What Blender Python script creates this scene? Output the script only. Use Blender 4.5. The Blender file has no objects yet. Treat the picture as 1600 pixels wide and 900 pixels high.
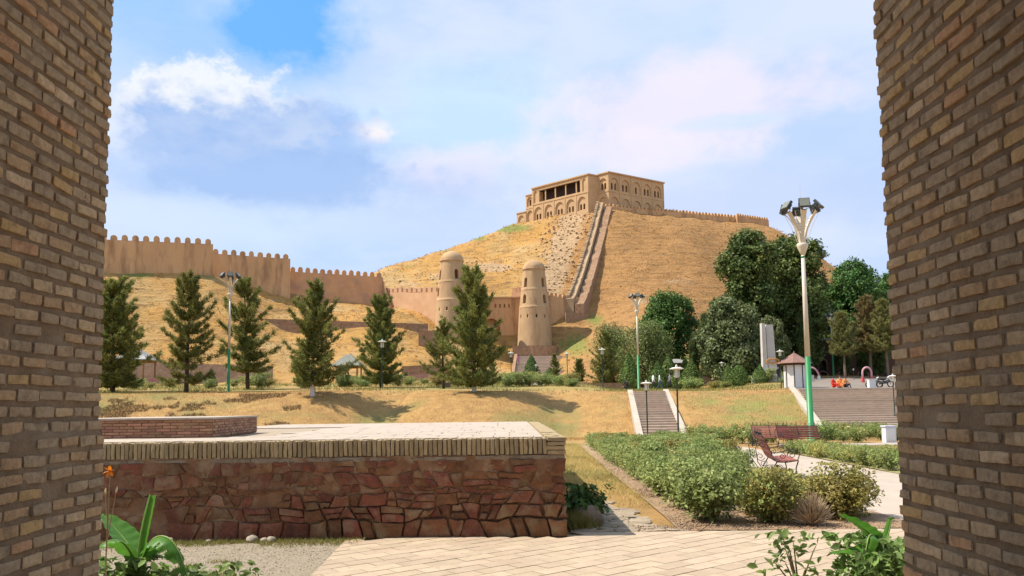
import bpy, bmesh, math, random
import numpy as np
from mathutils import Vector, Matrix, noise
R = math.radians
random.seed(7); rng = np.random.default_rng(7)
sc = bpy.context.scene
col = sc.collection

# ------------------------------------------------------------------ camera
EYE = Vector((0, 0, 1.65)); F_PX = 1200.0; PPX, PPY = 800.0, 534.0
PITCH = math.atan(103 / 1200); ROLL = 0.0128
_F = Vector((0, math.cos(PITCH), math.sin(PITCH))); _U = Vector((0, -math.sin(PITCH), math.cos(PITCH))); _R = Vector((1, 0, 0))
_r2 = _R * math.cos(ROLL) - _U * math.sin(ROLL); _u2 = _R * math.sin(ROLL) + _U * math.cos(ROLL)
cd = bpy.data.cameras.new('camera'); cam = bpy.data.objects.new('camera', cd); col.objects.link(cam)
cam.matrix_world = Matrix(((_r2.x, _u2.x, -_F.x, EYE.x), (_r2.y, _u2.y, -_F.y, EYE.y), (_r2.z, _u2.z, -_F.z, EYE.z), (0, 0, 0, 1)))
cd.sensor_width = 36; cd.lens = 27; cd.shift_y = 84 / 1600; cd.clip_start = 0.1; cd.clip_end = 6000
sc.camera = cam

# ------------------------------------------------------------------ world, sun, exposure
def pdir(px, py): return _F * F_PX + _r2 * (px - PPX) + _u2 * (PPY - py)
SUN_EL, SUN_AZ = R(55), R(-85)           # sun to the left, a touch behind the scene
def world():
    w = bpy.data.worlds.new('World'); sc.world = w; w.use_nodes = True
    nt = w.node_tree; N = nt.nodes; L = nt.links
    for n in list(N): N.remove(n)
    out = N.new('ShaderNodeOutputWorld'); bg = N.new('ShaderNodeBackground')
    sky = N.new('ShaderNodeTexSky'); sky.sky_type = 'NISHITA'; sky.sun_disc = False
    sky.sun_elevation = SUN_EL; sky.sun_rotation = SUN_AZ; sky.dust_density = 1.5; sky.air_density = 1.0
    tc = N.new('ShaderNodeTexCoord'); sep = N.new('ShaderNodeSeparateXYZ'); L.new(tc.outputs['Generated'], sep.inputs[0])
    def M(op, a, b=None, clamp=False):
        n = N.new('ShaderNodeMath'); n.operation = op; n.use_clamp = clamp
        for i, s in enumerate((a, b)):
            if s is None: continue
            if isinstance(s, (int, float)): n.inputs[i].default_value = s
            else: L.new(s, n.inputs[i])
        return n.outputs[0]
    def noise_(scale, detail, rough, w=0.0, stretch=2.2):
        mp = N.new('ShaderNodeMapping'); mp.inputs['Scale'].default_value = (1, 1, stretch); mp.inputs['Location'].default_value = (w, w * .7, w * .3)
        L.new(tc.outputs['Generated'], mp.inputs[0])
        n = N.new('ShaderNodeTexNoise'); n.inputs['Scale'].default_value = scale; n.inputs['Detail'].default_value = detail; n.inputs['Roughness'].default_value = rough
        L.new(mp.outputs[0], n.inputs['Vector']); return n.outputs['Fac']
    def smooth(v, a, b):
        n = N.new('ShaderNodeMapRange'); n.interpolation_type = 'SMOOTHSTEP'; n.inputs[1].default_value = a; n.inputs[2].default_value = b
        L.new(v, n.inputs[0]); return n.outputs[0]
    def mix(f, a, b):
        n = N.new('ShaderNodeMix'); n.data_type = 'RGBA'
        if isinstance(f, float): n.inputs[0].default_value = f
        else: L.new(f, n.inputs[0])
        for s, k in ((a, 6), (b, 7)):
            if isinstance(s, tuple): n.inputs[k].default_value = (*s, 1)
            else: L.new(s, n.inputs[k])
        return n.outputs[2]
    az = M('ARCTAN2', sep.outputs[0], sep.outputs[1]); el = M('ARCSINE', sep.outputs[2])
    nb = noise_(9, 6, .62, 3.1, 1.4); nf = noise_(2.6, 7, .6, 0.4, 2.6); nl = noise_(1.3, 4, .55, 5.0, 2.0); nh = noise_(26, 5, .6, 1.0, 1.3)
    wob = M('SUBTRACT', nb, .5); wob2 = M('SUBTRACT', nh, .5)
    def blob(px, py, rx, ry, wa=.6, wb=.25):                  # distance-like value of a cloud bank round a direction
        d0 = pdir(px, py); a0 = math.atan2(d0.x, d0.y); e0 = math.asin(d0.z / d0.length); k = math.cos(e0); ra = rx / 1200 * k; re = ry / 1200 * k
        da = M('DIVIDE', M('SUBTRACT', az, a0), ra); de = M('DIVIDE', M('SUBTRACT', el, e0), re)
        d = M('SQRT', M('ADD', M('MULTIPLY', da, da), M('MULTIPLY', de, de)))
        return M('ADD', d, M('ADD', M('MULTIPLY', wob, wa * 2), M('MULTIPLY', wob2, wb * 2)))
    K = 0.83
    blue = N.new('ShaderNodeVectorMath'); blue.operation = 'SCALE'; L.new(sky.outputs[0], blue.inputs[0]); blue.inputs['Scale'].default_value = 0.12
    clear = mix(.75, blue.outputs[0], (.13, .46, 1.0))
    haze = mix(smooth(nl, .38, .62), (.47, .65, .92), (.64, .71, .87))
    veil = M('ADD', .66, M('MULTIPLY', smooth(nf, .36, .60), .32))
    gap = smooth(blob(450, 25, 125, 85, .7, .12), 1.25, .25)
    gap2 = smooth(blob(330, 40, 230, 120, .7, .1), 1.3, .3)
    veil = M('SUBTRACT', M('SUBTRACT', veil, M('MULTIPLY', gap, .95)), M('MULTIPLY', gap2, .22), True)
    c = mix(veil, clear, haze)
    mott = M('ADD', .66, M('MULTIPLY', smooth(noise_(5, 6, .6, 8.3, 2.4), .36, .58), .34))
    def bank(px, py, rx, ry, col_, k, wa=.6, wb=.25, lo=1.25, hi=.4, mot=False):
        nonlocal c
        f = M('MULTIPLY', smooth(blob(px, py, rx, ry, wa, wb), lo, hi), k)
        c = mix(M('MULTIPLY', f, mott) if mot else f, c, col_)
    bank(740, 190, 230, 90, (.58, .77, .92), .55, .8, .1)
    bank(1075, 165, 270, 75, (.84, .76, .84), .75, .8, .25)
    bank(1000, 235, 260, 38, (.84, .77, .86), .6, .9, .3)
    bank(1150, 190, 110, 16, (.55, .70, .90), .6, 1.0, .5)
    bank(690, 265, 110, 42, (.80, .74, .86), .6, .9, .3)
    bank(250, 200, 170, 70, (.80, .80, .88), .5, .7, .2)
    # cumulus on the left: bright crown, grey blue body, flat base
    bank(350, 180, 160, 76, (.84, .85, .86), .85, .55, .85, 1.12, .70)
    bank(585, 208, 52, 24, (.96, .87, .82), .85, 1.1, 1.0, 1.2, .35)
    bank(420, 240, 220, 95, (.30, .46, .78), .95, .65, .55, 1.18, .66, True)
    bank(430, 285, 400, 50, (.38, .53, .82), .8, .9, .3, 1.3, .2, True)
    bank(330, 345, 330, 34, (.60, .72, .88), .6, .7, .2)
    bank(1270, 300, 280, 60, (.46, .58, .88), .55, .7, .1)
    bank(700, 360, 240, 50, (.50, .63, .88), .45, .7, .1)
    L.new(c, bg.inputs['Color']); bg.inputs['Strength'].default_value = K
    L.new(bg.outputs[0], out.inputs[0])
world()
sd = bpy.data.lights.new('sun', 'SUN'); sd.energy = 5.0; sd.angle = R(.55); sd.color = (1, .93, .82)
sun = bpy.data.objects.new('sun', sd); col.objects.link(sun)
S_DIR = Vector((math.sin(SUN_AZ) * math.cos(SUN_EL), math.cos(SUN_AZ) * math.cos(SUN_EL), math.sin(SUN_EL)))
sun.rotation_euler = S_DIR.to_track_quat('Z', 'Y').to_euler(); sun.location = S_DIR * 300
vs = sc.view_settings; vs.view_transform = 'Standard'; vs.look = 'None'; vs.exposure = 0.5; vs.gamma = 1; vs.use_curve_mapping = False

# ------------------------------------------------------------------ helpers
def at(px, py, Y):
    d = pdir(px, py); return EYE + d * (Y / d.y)
def at_z(px, py, z):
    d = pdir(px, py); return EYE + d * ((z - EYE.z) / d.z)
def sstep(a, b, x):
    t = min(1, max(0, (x - a) / (b - a))); return t * t * (3 - 2 * t)

def tag(o, label=None, cat=None, group=None, kind=None):
    if label: o['label'] = label
    if cat: o['category'] = cat
    if group: o['group'] = group
    if kind: o['kind'] = kind
    return o
def thing(name, label, cat, loc=(0, 0, 0), group=None, rz=0):
    o = bpy.data.objects.new(name, None); col.objects.link(o); o.location = loc; o.rotation_euler = (0, 0, rz); o.empty_display_size = .2
    return tag(o, label, cat, group)
def link(name, me, parent=None, mat=None):
    o = bpy.data.objects.new(name, me); col.objects.link(o)
    if parent: o.parent = parent
    if mat and not me.materials: me.materials.append(mat)
    return o
def copy_tree(o, parent=None):
    c = o.copy(); col.objects.link(c); c.parent = parent
    for ch in list(o.children): copy_tree(ch, c)
    return c
def off(parent):
    v = Vector((0, 0, 0))
    while parent: v += parent.location; parent = parent.parent
    return v
class MB:
    def __init__(s): s.v = []; s.f = []
    def add(s, vs, fs):
        n = len(s.v); s.v += [tuple(v) for v in vs]; s.f += [tuple(i + n for i in f) for f in fs]; return s
    def box(s, c, d, rz=0, rot=None):
        x, y, z = d[0] / 2, d[1] / 2, d[2] / 2
        m = rot if rot else Matrix.Rotation(rz, 3, 'Z')
        vs = [Vector(c) + m @ Vector(p) for p in ((-x, -y, -z), (x, -y, -z), (x, y, -z), (-x, y, -z), (-x, -y, z), (x, -y, z), (x, y, z), (-x, y, z))]
        return s.add(vs, [(3, 2, 1, 0), (4, 5, 6, 7), (0, 1, 5, 4), (1, 2, 6, 5), (2, 3, 7, 6), (3, 0, 4, 7)])
    def bevbox(s, c, d, b, rz=0):
        x, y, z = d[0] / 2, d[1] / 2, d[2] / 2; m = Matrix.Rotation(rz, 3, 'Z'); bm = bmesh.new()
        bmesh.ops.create_cube(bm, size=1)
        for v in bm.verts: v.co = Vector((v.co.x * d[0], v.co.y * d[1], v.co.z * d[2]))
        bmesh.ops.bevel(bm, geom=list(bm.edges), offset=b, segments=2, profile=.6, affect='EDGES')
        bm.verts.index_update()
        s.add([Vector(c) + m @ v.co for v in bm.verts], [[v.index for v in f.verts] for f in bm.faces]); bm.free(); return s
    def tube(s, path, rad, n=8, cap=True):
        path = [Vector(p) for p in path]; rad = rad if isinstance(rad, (list, tuple)) else [rad] * len(path)
        vs = []; fs = []; ref = None
        for i, p in enumerate(path):
            t = (path[min(i + 1, len(path) - 1)] - path[max(i - 1, 0)]).normalized()
            if ref is None: ref = Vector((1, 0, 0)) if abs(t.x) < .8 else Vector((0, 1, 0))
            a = (ref - t * ref.dot(t)).normalized(); ref = a; b = t.cross(a)
            for k in range(n):
                q = 2 * math.pi * k / n; vs.append(p + (a * math.cos(q) + b * math.sin(q)) * rad[i])
        for i in range(len(path) - 1):
            for k in range(n):
                fs.append((i * n + k, i * n + (k + 1) % n, (i + 1) * n + (k + 1) % n, (i + 1) * n + k))
        if cap: fs.append(tuple(reversed(range(n)))); fs.append(tuple(range((len(path) - 1) * n, len(path) * n)))
        return s.add(vs, fs)
    def lathe(s, prof, n=24, c=(0, 0, 0), close=False, jit=0):
        vs = []; fs = []; m = len(prof)
        for i, (r, z) in enumerate(prof):
            for k in range(n):
                q = 2 * math.pi * k / n; rr = r * (1 + (random.uniform(-jit, jit) if jit else 0)); vs.append((c[0] + rr * math.cos(q), c[1] + rr * math.sin(q), c[2] + z))
        for i in range(m if close else m - 1):
            j = (i + 1) % m
            for k in range(n): fs.append((i * n + k, i * n + (k + 1) % n, j * n + (k + 1) % n, j * n + k))
        if not close:
            fs.append(tuple(reversed(range(n)))); fs.append(tuple(range((m - 1) * n, m * n)))
        return s.add(vs, fs)
    def extrude(s, poly, o, u, v, n, h):          # polygon (u,v) counter-clockwise seen from +n, thickness h along n from o
        m = len(poly); o, u, v, n = map(Vector, (o, u, v, n))
        vs = [o + u * p[0] + v * p[1] for p in poly] + [o + u * p[0] + v * p[1] + n * h for p in poly]
        fs = [tuple(reversed(range(m))), tuple(range(m, 2 * m))] + [(i, (i + 1) % m, m + (i + 1) % m, m + i) for i in range(m)]
        return s.add(vs, fs)
    def mesh(s, name, o=Vector((0, 0, 0))):
        me = bpy.data.meshes.new(name); me.from_pydata([(a - o[0], b - o[1], c - o[2]) for a, b, c in s.v], [], s.f); me.update(); return me
    def build(s, name, mat, parent=None, smooth=False, world=True, at=None):
        o = off(parent) if (world and parent) else Vector((0, 0, 0))
        if at is not None: o = o + Vector(at) - (off(parent) if parent else Vector((0, 0, 0)))
        me = s.mesh(name, o); me.materials.append(mat)
        if smooth: me.shade_smooth()
        ob = link(name, me, parent)
        if at is not None: ob.location = Vector(at) - (off(parent) if parent else Vector((0, 0, 0)))
        return ob
def mesh_np(name, V, Fc, mat=None, smooth=False):
    V = np.asarray(V, np.float32); Fc = np.asarray(Fc, np.int32); k = Fc.shape[1]
    me = bpy.data.meshes.new(name); me.vertices.add(len(V)); me.vertices.foreach_set('co', V.ravel())
    me.loops.add(Fc.size); me.loops.foreach_set('vertex_index', Fc.ravel())
    me.polygons.add(len(Fc)); me.polygons.foreach_set('loop_start', np.arange(0, Fc.size, k, dtype=np.int32)); me.polygons.foreach_set('loop_total', np.full(len(Fc), k, np.int32))
    if smooth: me.polygons.foreach_set('use_smooth', np.ones(len(Fc), bool))
    me.update(calc_edges=True); me.validate()
    if mat: me.materials.append(mat)
    return me
def unit(a): return a / np.maximum(np.linalg.norm(a, axis=1, keepdims=True), 1e-9)
def leaves(C, size, nrm=None, spread=1.0, aspect=.55, fold=0.0):
    """diamond leaves: centres C (n,3), size (n,), preferred normals"""
    n = len(C); r = unit(rng.normal(size=(n, 3)))
    N_ = r if nrm is None else unit(nrm + r * spread)
    t = unit(np.cross(N_, unit(rng.normal(size=(n, 3))))); b = np.cross(N_, t); s = np.asarray(size).reshape(-1, 1) * np.ones((n, 1))
    V = np.empty((n, 4, 3)); V[:, 0] = C - t * s; V[:, 1] = C - b * s * aspect + N_ * s * fold; V[:, 2] = C + t * s; V[:, 3] = C + b * s * aspect + N_ * s * fold
    return V.reshape(-1, 3), np.arange(n * 4).reshape(n, 4)
def leaves6(C, size, nrm, spread=.8, aspect=.5, fold=.25):
    """pointed oval leaves folded along the midrib"""
    n = len(C); N_ = unit(nrm + unit(rng.normal(size=(n, 3))) * spread); t = unit(np.cross(N_, unit(rng.normal(size=(n, 3))))); b = np.cross(N_, t); s = np.asarray(size).reshape(-1, 1) * np.ones((n, 1)); V = np.empty((n, 6, 3)); up = N_ * s * fold * aspect
    V[:, 0] = C - t * s; V[:, 1] = C - t * s * .35 - b * s * aspect + up; V[:, 2] = C + t * s * .35 - b * s * aspect * .8 + up; V[:, 3] = C + t * s - N_ * s * .18; V[:, 4] = C + t * s * .35 + b * s * aspect * .8 + up; V[:, 5] = C - t * s * .35 + b * s * aspect + up
    k = np.arange(n) * 6; return V.reshape(-1, 3), np.concatenate([np.stack([k, k + 1, k + 2, k + 3], 1), np.stack([k, k + 3, k + 4, k + 5], 1)])
def blades(P, h, lean=.35, w=.012):
    """grass blades: thin triangles from points P (n,3) of height h (n,)"""
    n = len(P); a = rng.uniform(0, 2 * np.pi, n); d = np.stack([np.cos(a), np.sin(a), np.zeros(n)], 1); a2 = rng.uniform(0, 2 * np.pi, n)
    e = np.stack([np.cos(a2), np.sin(a2), np.zeros(n)], 1); h = np.asarray(h).reshape(-1, 1) * np.ones((n, 1)); w = np.asarray(w).reshape(-1, 1) * np.ones((n, 1))
    V = np.empty((n, 3, 3)); V[:, 0] = P - d * w; V[:, 1] = P + d * w; V[:, 2] = P + e * h * lean * rng.uniform(.2, 1.4, (n, 1)) + np.array([0, 0, 1]) * h
    return V.reshape(-1, 3), np.arange(n * 3).reshape(n, 3)
def cut(ob, cutter):
    """boolean difference applied for good, cutter removed"""
    cme = cutter.mesh('cutter'); co = bpy.data.objects.new('cutter', cme); col.objects.link(co); co.matrix_world = Matrix.Translation(off(ob.parent) + ob.location if ob.parent else ob.location)
    bm = bmesh.new(); bm.from_mesh(cme); bmesh.ops.recalc_face_normals(bm, faces=bm.faces); bm.to_mesh(cme); bm.free()
    bm = bmesh.new(); bm.from_mesh(ob.data); bmesh.ops.recalc_face_normals(bm, faces=bm.faces); bm.to_mesh(ob.data); bm.free()
    m = ob.modifiers.new('b', 'BOOLEAN'); m.object = co; m.operation = 'DIFFERENCE'; m.solver = 'EXACT'
    bpy.context.view_layer.update(); dg = bpy.context.evaluated_depsgraph_get()
    me = bpy.data.meshes.new_from_object(ob.evaluated_get(dg)); ob.modifiers.clear(); old = ob.data; ob.data = me; bpy.data.meshes.remove(old)
    bpy.data.objects.remove(co); bpy.data.meshes.remove(cme); me.name = ob.name

# ------------------------------------------------------------------ materials
def mat(name, c1, c2=None, scale=4, rough=.85, bump=0, bscale=None, rand=0.0, detail=6, c3=None, s3=.6, coord='world', metal=0, spec=.3, trans=0, stretch=(1, 1, 1), kind='noise', bdist=.05, t3=(.52, .66), emit=None, hue=0.0):
    m = bpy.data.materials.new(name); m.use_nodes = True; nt = m.node_tree; N = nt.nodes; L = nt.links; b = N['Principled BSDF']
    b.inputs['Roughness'].default_value = rough; b.inputs['Metallic'].default_value = metal; b.inputs['Specular IOR Level'].default_value = spec
    if coord == 'world': src = N.new('ShaderNodeNewGeometry').outputs['Position']
    else: src = N.new('ShaderNodeTexCoord').outputs['Object']
    mp = N.new('ShaderNodeMapping'); mp.inputs['Scale'].default_value = stretch; L.new(src, mp.inputs[0]); src = mp.outputs[0]
    oi = N.new('ShaderNodeObjectInfo')
    if coord != 'world':
        ad = N.new('ShaderNodeVectorMath'); ad.operation = 'ADD'; sc_ = N.new('ShaderNodeVectorMath'); sc_.operation = 'SCALE'; sc_.inputs[0].default_value = (31, 17, 23); L.new(oi.outputs['Random'], sc_.inputs['Scale'])
        L.new(src, ad.inputs[0]); L.new(sc_.outputs[0], ad.inputs[1]); src = ad.outputs[0]
    def tex(s, d=detail, r=.62):
        n = N.new('ShaderNodeTexNoise'); n.inputs['Scale'].default_value = s; n.inputs['Detail'].default_value = d; n.inputs['Roughness'].default_value = r; L.new(src, n.inputs['Vector']); return n.outputs['Fac']
    def mixc(f, a, c):
        n = N.new('ShaderNodeMix'); n.data_type = 'RGBA'; L.new(f, n.inputs[0])
        for s, k in ((a, 6), (c, 7)):
            if isinstance(s, tuple): n.inputs[k].default_value = (*s, 1)
            else: L.new(s, n.inputs[k])
        return n.outputs[2]
    def ramp(v, a, c):
        n = N.new('ShaderNodeMapRange'); n.inputs[1].default_value = a; n.inputs[2].default_value = c; L.new(v, n.inputs[0]); return n.outputs[0]
    colr = c1
    if c2 is not None: colr = mixc(ramp(tex(scale), .35, .65), c1, c2)
    if c3 is not None: colr = mixc(ramp(tex(s3, 4), *t3), colr, c3)
    if rand or hue:
        h = N.new('ShaderNodeHueSaturation'); mr = N.new('ShaderNodeMapRange'); mr.inputs[3].default_value = 1 - rand; mr.inputs[4].default_value = 1 + rand; L.new(oi.outputs['Random'], mr.inputs[0]); L.new(mr.outputs[0], h.inputs['Value'])
        if hue:
            m1 = N.new('ShaderNodeMath'); m1.operation = 'MULTIPLY'; m1.inputs[1].default_value = 7.31; L.new(oi.outputs['Random'], m1.inputs[0]); m2 = N.new('ShaderNodeMath'); m2.operation = 'FRACT'; L.new(m1.outputs[0], m2.inputs[0])
            mh = N.new('ShaderNodeMapRange'); mh.inputs[3].default_value = .5 - hue; mh.inputs[4].default_value = .5 + hue; L.new(m2.outputs[0], mh.inputs[0]); L.new(mh.outputs[0], h.inputs['Hue'])
        if isinstance(colr, tuple): h.inputs['Color'].default_value = (*colr, 1)
        else: L.new(colr, h.inputs['Color'])
        colr = h.outputs[0]
    if isinstance(colr, tuple): b.inputs['Base Color'].default_value = (*colr, 1)
    else: L.new(colr, b.inputs['Base Color'])
    if bump:
        bp = N.new('ShaderNodeBump'); bp.inputs['Strength'].default_value = bump; bp.inputs['Distance'].default_value = bdist; L.new(tex(bscale or scale * 3, 8, .68), bp.inputs['Height']); L.new(bp.outputs[0], b.inputs['Normal'])
    if trans:
        out = N['Material Output']; tr = N.new('ShaderNodeBsdfTranslucent'); ms = N.new('ShaderNodeMixShader'); ms.inputs[0].default_value = trans
        if isinstance(colr, tuple): tr.inputs['Color'].default_value = (*colr, 1)
        else: L.new(colr, tr.inputs['Color'])
        L.new(b.outputs[0], ms.inputs[1]); L.new(tr.outputs[0], ms.inputs[2]); L.new(ms.outputs[0], out.inputs[0])
    m['src'] = 1
    return m
def foliage(name, c1, c2, trans=.3, scale=1.2, rough=.55, rand=.12, hue=.012, coord='world', c3=None, s3=.5):
    """leaf colour with light and dark sprays; leaf faces vary one by one"""
    m = mat(name, c1, c2, scale, rough, rand=rand, trans=trans, hue=hue, coord=coord, c3=c3, s3=s3, spec=.25)
    nt = m.node_tree; N = nt.nodes; L = nt.links; g = N.new('ShaderNodeNewGeometry')
    h = N.new('ShaderNodeHueSaturation'); mr = N.new('ShaderNodeMapRange'); mr.inputs[3].default_value = .50; mr.inputs[4].default_value = 1.55
    L.new(g.outputs['Random Per Island'], mr.inputs[0]); L.new(mr.outputs[0], h.inputs['Value'])
    b = N['Principled BSDF']; srcs = b.inputs['Base Color'].links[0].from_socket; L.new(srcs, h.inputs['Color']); L.new(h.outputs[0], b.inputs['Base Color'])
    for n in N:
        if n.type == 'BSDF_TRANSLUCENT': L.new(h.outputs[0], n.inputs['Color'])
    return m
def rubble(name, c1, c2, mortar, scale, edge=.06, bump=.8):
    m = bpy.data.materials.new(name); m.use_nodes = True; nt = m.node_tree; N = nt.nodes; L = nt.links; b = N['Principled BSDF']; b.inputs['Roughness'].default_value = .9; b.inputs['Specular IOR Level'].default_value = .2
    g = N.new('ShaderNodeNewGeometry'); nz = N.new('ShaderNodeTexNoise'); nz.inputs['Scale'].default_value = scale * 1.5; L.new(g.outputs['Position'], nz.inputs['Vector'])
    ad = N.new('ShaderNodeVectorMath'); ad.operation = 'MULTIPLY_ADD'; L.new(nz.outputs['Color'], ad.inputs[0]); ad.inputs[1].default_value = (.35 / scale,) * 3; L.new(g.outputs['Position'], ad.inputs[2])
    v1 = N.new('ShaderNodeTexVoronoi'); v1.inputs['Scale'].default_value = scale; L.new(ad.outputs[0], v1.inputs['Vector'])
    v2 = N.new('ShaderNodeTexVoronoi'); v2.feature = 'DISTANCE_TO_EDGE'; v2.inputs['Scale'].default_value = scale; L.new(ad.outputs[0], v2.inputs['Vector'])
    sp = N.new('ShaderNodeSeparateColor'); L.new(v1.outputs['Color'], sp.inputs[0])
    mx = N.new('ShaderNodeMix'); mx.data_type = 'RGBA'; mx.inputs[6].default_value = (*c1, 1); mx.inputs[7].default_value = (*c2, 1); L.new(sp.outputs[0], mx.inputs[0])
    mr = N.new('ShaderNodeMapRange'); mr.inputs[1].default_value = edge * .4; mr.inputs[2].default_value = edge; L.new(v2.outputs['Distance'], mr.inputs[0])
    m2 = N.new('ShaderNodeMix'); m2.data_type = 'RGBA'; m2.inputs[6].default_value = (*mortar, 1); L.new(mx.outputs[2], m2.inputs[7]); L.new(mr.outputs[0], m2.inputs[0]); L.new(m2.outputs[2], b.inputs['Base Color'])
    bp = N.new('ShaderNodeBump'); bp.inputs['Strength'].default_value = bump; bp.inputs['Distance'].default_value = .08; L.new(mr.outputs[0], bp.inputs['Height']); L.new(bp.outputs[0], b.inputs['Normal'])
    return m
def brick_mat():
    m = mat('pier_brick', (.60, .45, .285), (.46, .33, .20), 28, .92, bump=.9, bscale=90, rand=.16, c3=(.34, .245, .155), s3=12, t3=(.53, .70), coord='obj', bdist=.012, spec=.15)
    nt = m.node_tree; N = nt.nodes; L = nt.links; b = N['Principled BSDF']; s = b.inputs['Base Color'].links[0].from_socket; oi = N.new('ShaderNodeObjectInfo')
    rp = N.new('ShaderNodeValToRGB'); rp.color_ramp.interpolation = 'CONSTANT'; e = rp.color_ramp.elements
    tints = [(0, (1, 1, 1)), (.30, (1.08, .96, .84)), (.50, (.92, .91, .90)), (.66, (1.12, 1.08, 1.0)), (.80, (1.08, .97, .72)), (.925, (1.06, .84, .72)), (.945, (.82, .78, .76)), (.975, (1.2, 1.17, 1.14))]
    e[0].position = 0; e[0].color = (*tints[0][1], 1); e[1].position = tints[1][0]; e[1].color = (*tints[1][1], 1)
    for p, c in tints[2:]: q = e.new(p); q.color = (*c, 1)
    L.new(oi.outputs['Random'], rp.inputs[0]); mu = N.new('ShaderNodeMix'); mu.data_type = 'RGBA'; mu.blend_type = 'MULTIPLY'; mu.inputs[0].default_value = 1; L.new(s, mu.inputs[6]); L.new(rp.outputs[0], mu.inputs[7]); L.new(mu.outputs[2], b.inputs['Base Color'])
    return m

MT = {}
MT['brick'] = brick_mat()
MT['mortar'] = mat('pier_mortar', (.34, .235, .138), (.25, .17, .10), 9, .95, bump=.9, bscale=45, bdist=.02, c3=(.37, .275, .175), s3=1.6)
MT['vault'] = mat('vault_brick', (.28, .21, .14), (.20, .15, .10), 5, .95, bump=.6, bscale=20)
MT['stone'] = mat('platform_stone', (.255, .100, .052), (.155, .068, .038), 9, .88, bump=1.0, bscale=26, rand=.25, hue=.015, coord='obj', bdist=.03, c3=(.28, .18, .105), s3=4, t3=(.48, .66), spec=.25)
MT['stone_mortar'] = mat('platform_mortar', (.285, .155, .085), (.20, .105, .055), 5, .95, bump=.9, bscale=25, bdist=.03, c3=(.37, .265, .165), s3=2.2)
MT['soldier'] = mat('edge_brick', (.40, .305, .175), (.31, .23, .125), 10, .92, bump=.7, bscale=40, rand=.2, coord='obj', bdist=.012, spec=.15)
MT['topslab'] = mat('platform_paving', (.46, .38, .30), (.40, .325, .25), 2.5, .9, bump=.4, bscale=20, c3=(.32, .26, .20), s3=6, t3=(.58, .7))
MT['redbrick'] = mat('planter_brick', (.40, .22, .13), (.30, .16, .10), 12, .92, rand=.25, hue=.012, coord='obj', bump=.4, bscale=50, bdist=.01)
MT['paver'] = mat('paver', (.455, .35, .245), (.39, .295, .20), 3, .85, c3=(.33, .25, .17), s3=9, t3=(.56, .74), rand=.09, hue=.004, coord='obj', bump=.15, bscale=80, bdist=.005, spec=.25)
MT['paving_base'] = mat('paving_base', (.38, .295, .21), (.31, .24, .165), 8, .95)
MT['path'] = mat('path_concrete', (.44, .36, .285), (.39, .315, .245), 1.2, .9, bump=.25, bscale=30, bdist=.01, c3=(.34, .27, .205), s3=2.4, t3=(.55, .75))
MT['soil'] = mat('bed_soil', (.40, .265, .155), (.30, .19, .11), 4, .97, bump=1, bscale=14, bdist=.05, c3=(.35, .26, .16), s3=2.2)
MT['gravel'] = mat('gravel_ground', (.37, .305, .22), (.28, .225, .155), 18, .95, bump=.9, bscale=40, bdist=.03, c3=(.33, .27, .18), s3=1.1)
MT['ground'] = mat('garden_ground', (.42, .25, .085), (.31, .175, .062), 1.1, .97, bump=.9, bscale=5, bdist=.12, c3=(.215, .19, .06), s3=.14, t3=(.50, .66))
MT['straw'] = mat('dry_grass_blades', (.45, .275, .085), (.33, .19, .06), .5, .8, trans=.25)
MT['strawpale'] = mat('pale_dry_grass', (.54, .44, .16), (.45, .35, .11), 3, .8, trans=.25)
MT['scrub'] = mat('brown_scrub', (.22, .145, .065), (.16, .10, .05), 1.5, .9, trans=.2)
MT['plaza'] = mat('shade_toned_plaza_paving', (.24, .195, .155), (.18, .145, .115), .8, .9)  # grey darkened in the colour, in place of shade on the plaza
MT['lawn'] = mat('green_grass_blades', (.20, .20, .05), (.27, .23, .065), 2, .7, trans=.3)
MT['mud'] = mat('mud_plaster', (.62, .365, .175), (.53, .305, .145), .35, .95, bump=.7, bscale=2.5, bdist=.10, c3=(.35, .20, .10), s3=.6, stretch=(1, 1, .2), t3=(.49, .66))
MT['mudlight'] = mat('pale_mud_plaster', (.56, .34, .19), (.49, .29, .16), .4, .95, bump=.4, bscale=3, bdist=.06)
MT['towermud'] = mat('tower_mud', (.52, .345, .185), (.44, .285, .15), .6, .95, bump=.8, bscale=4, bdist=.08, c3=(.38, .23, .125), s3=.5, stretch=(1, 1, .3))
MT['castle'] = mat('castle_brick', (.58, .385, .205), (.50, .325, .17), .4, .93, bump=.3, bscale=5, bdist=.04)
MT['castle_panel'] = mat('castle_panel', (.47, .315, .195), (.41, .27, .165), .5, .93)
MT['dark'] = mat('dark_pane', (.030, .024, .020), rough=.5)
MT['darkwood_and_shade'] = mat('dark_wood_and_shade', (.05, .025, .018), (.03, .016, .012), 3, .7)  # kiosk timber, and the loggia linings that stand in for shade
MT['hillwall'] = rubble('rubble_wall', (.38, .22, .125), (.27, .155, .09), (.44, .295, .17), 2.2)
MT['pinkrubble'] = rubble('pink_rubble', (.50, .27, .20), (.36, .19, .145), (.46, .33, .24), 2.6)
MT['lowwall'] = rubble('low_garden_wall', (.48, .32, .21), (.36, .23, .155), (.48, .37, .26), 3.0)
MT['step'] = mat('stone_step', (.50, .385, .285), (.40, .305, .225), 2.5, .9, rand=.12, c3=(.52, .37, .28), s3=.7, bump=.3, bscale=9)
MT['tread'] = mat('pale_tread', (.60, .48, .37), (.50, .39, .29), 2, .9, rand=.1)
MT['kerb'] = mat('pale_kerb', (.47, .40, .315), (.40, .335, .26), 1.5, .9)
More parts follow.
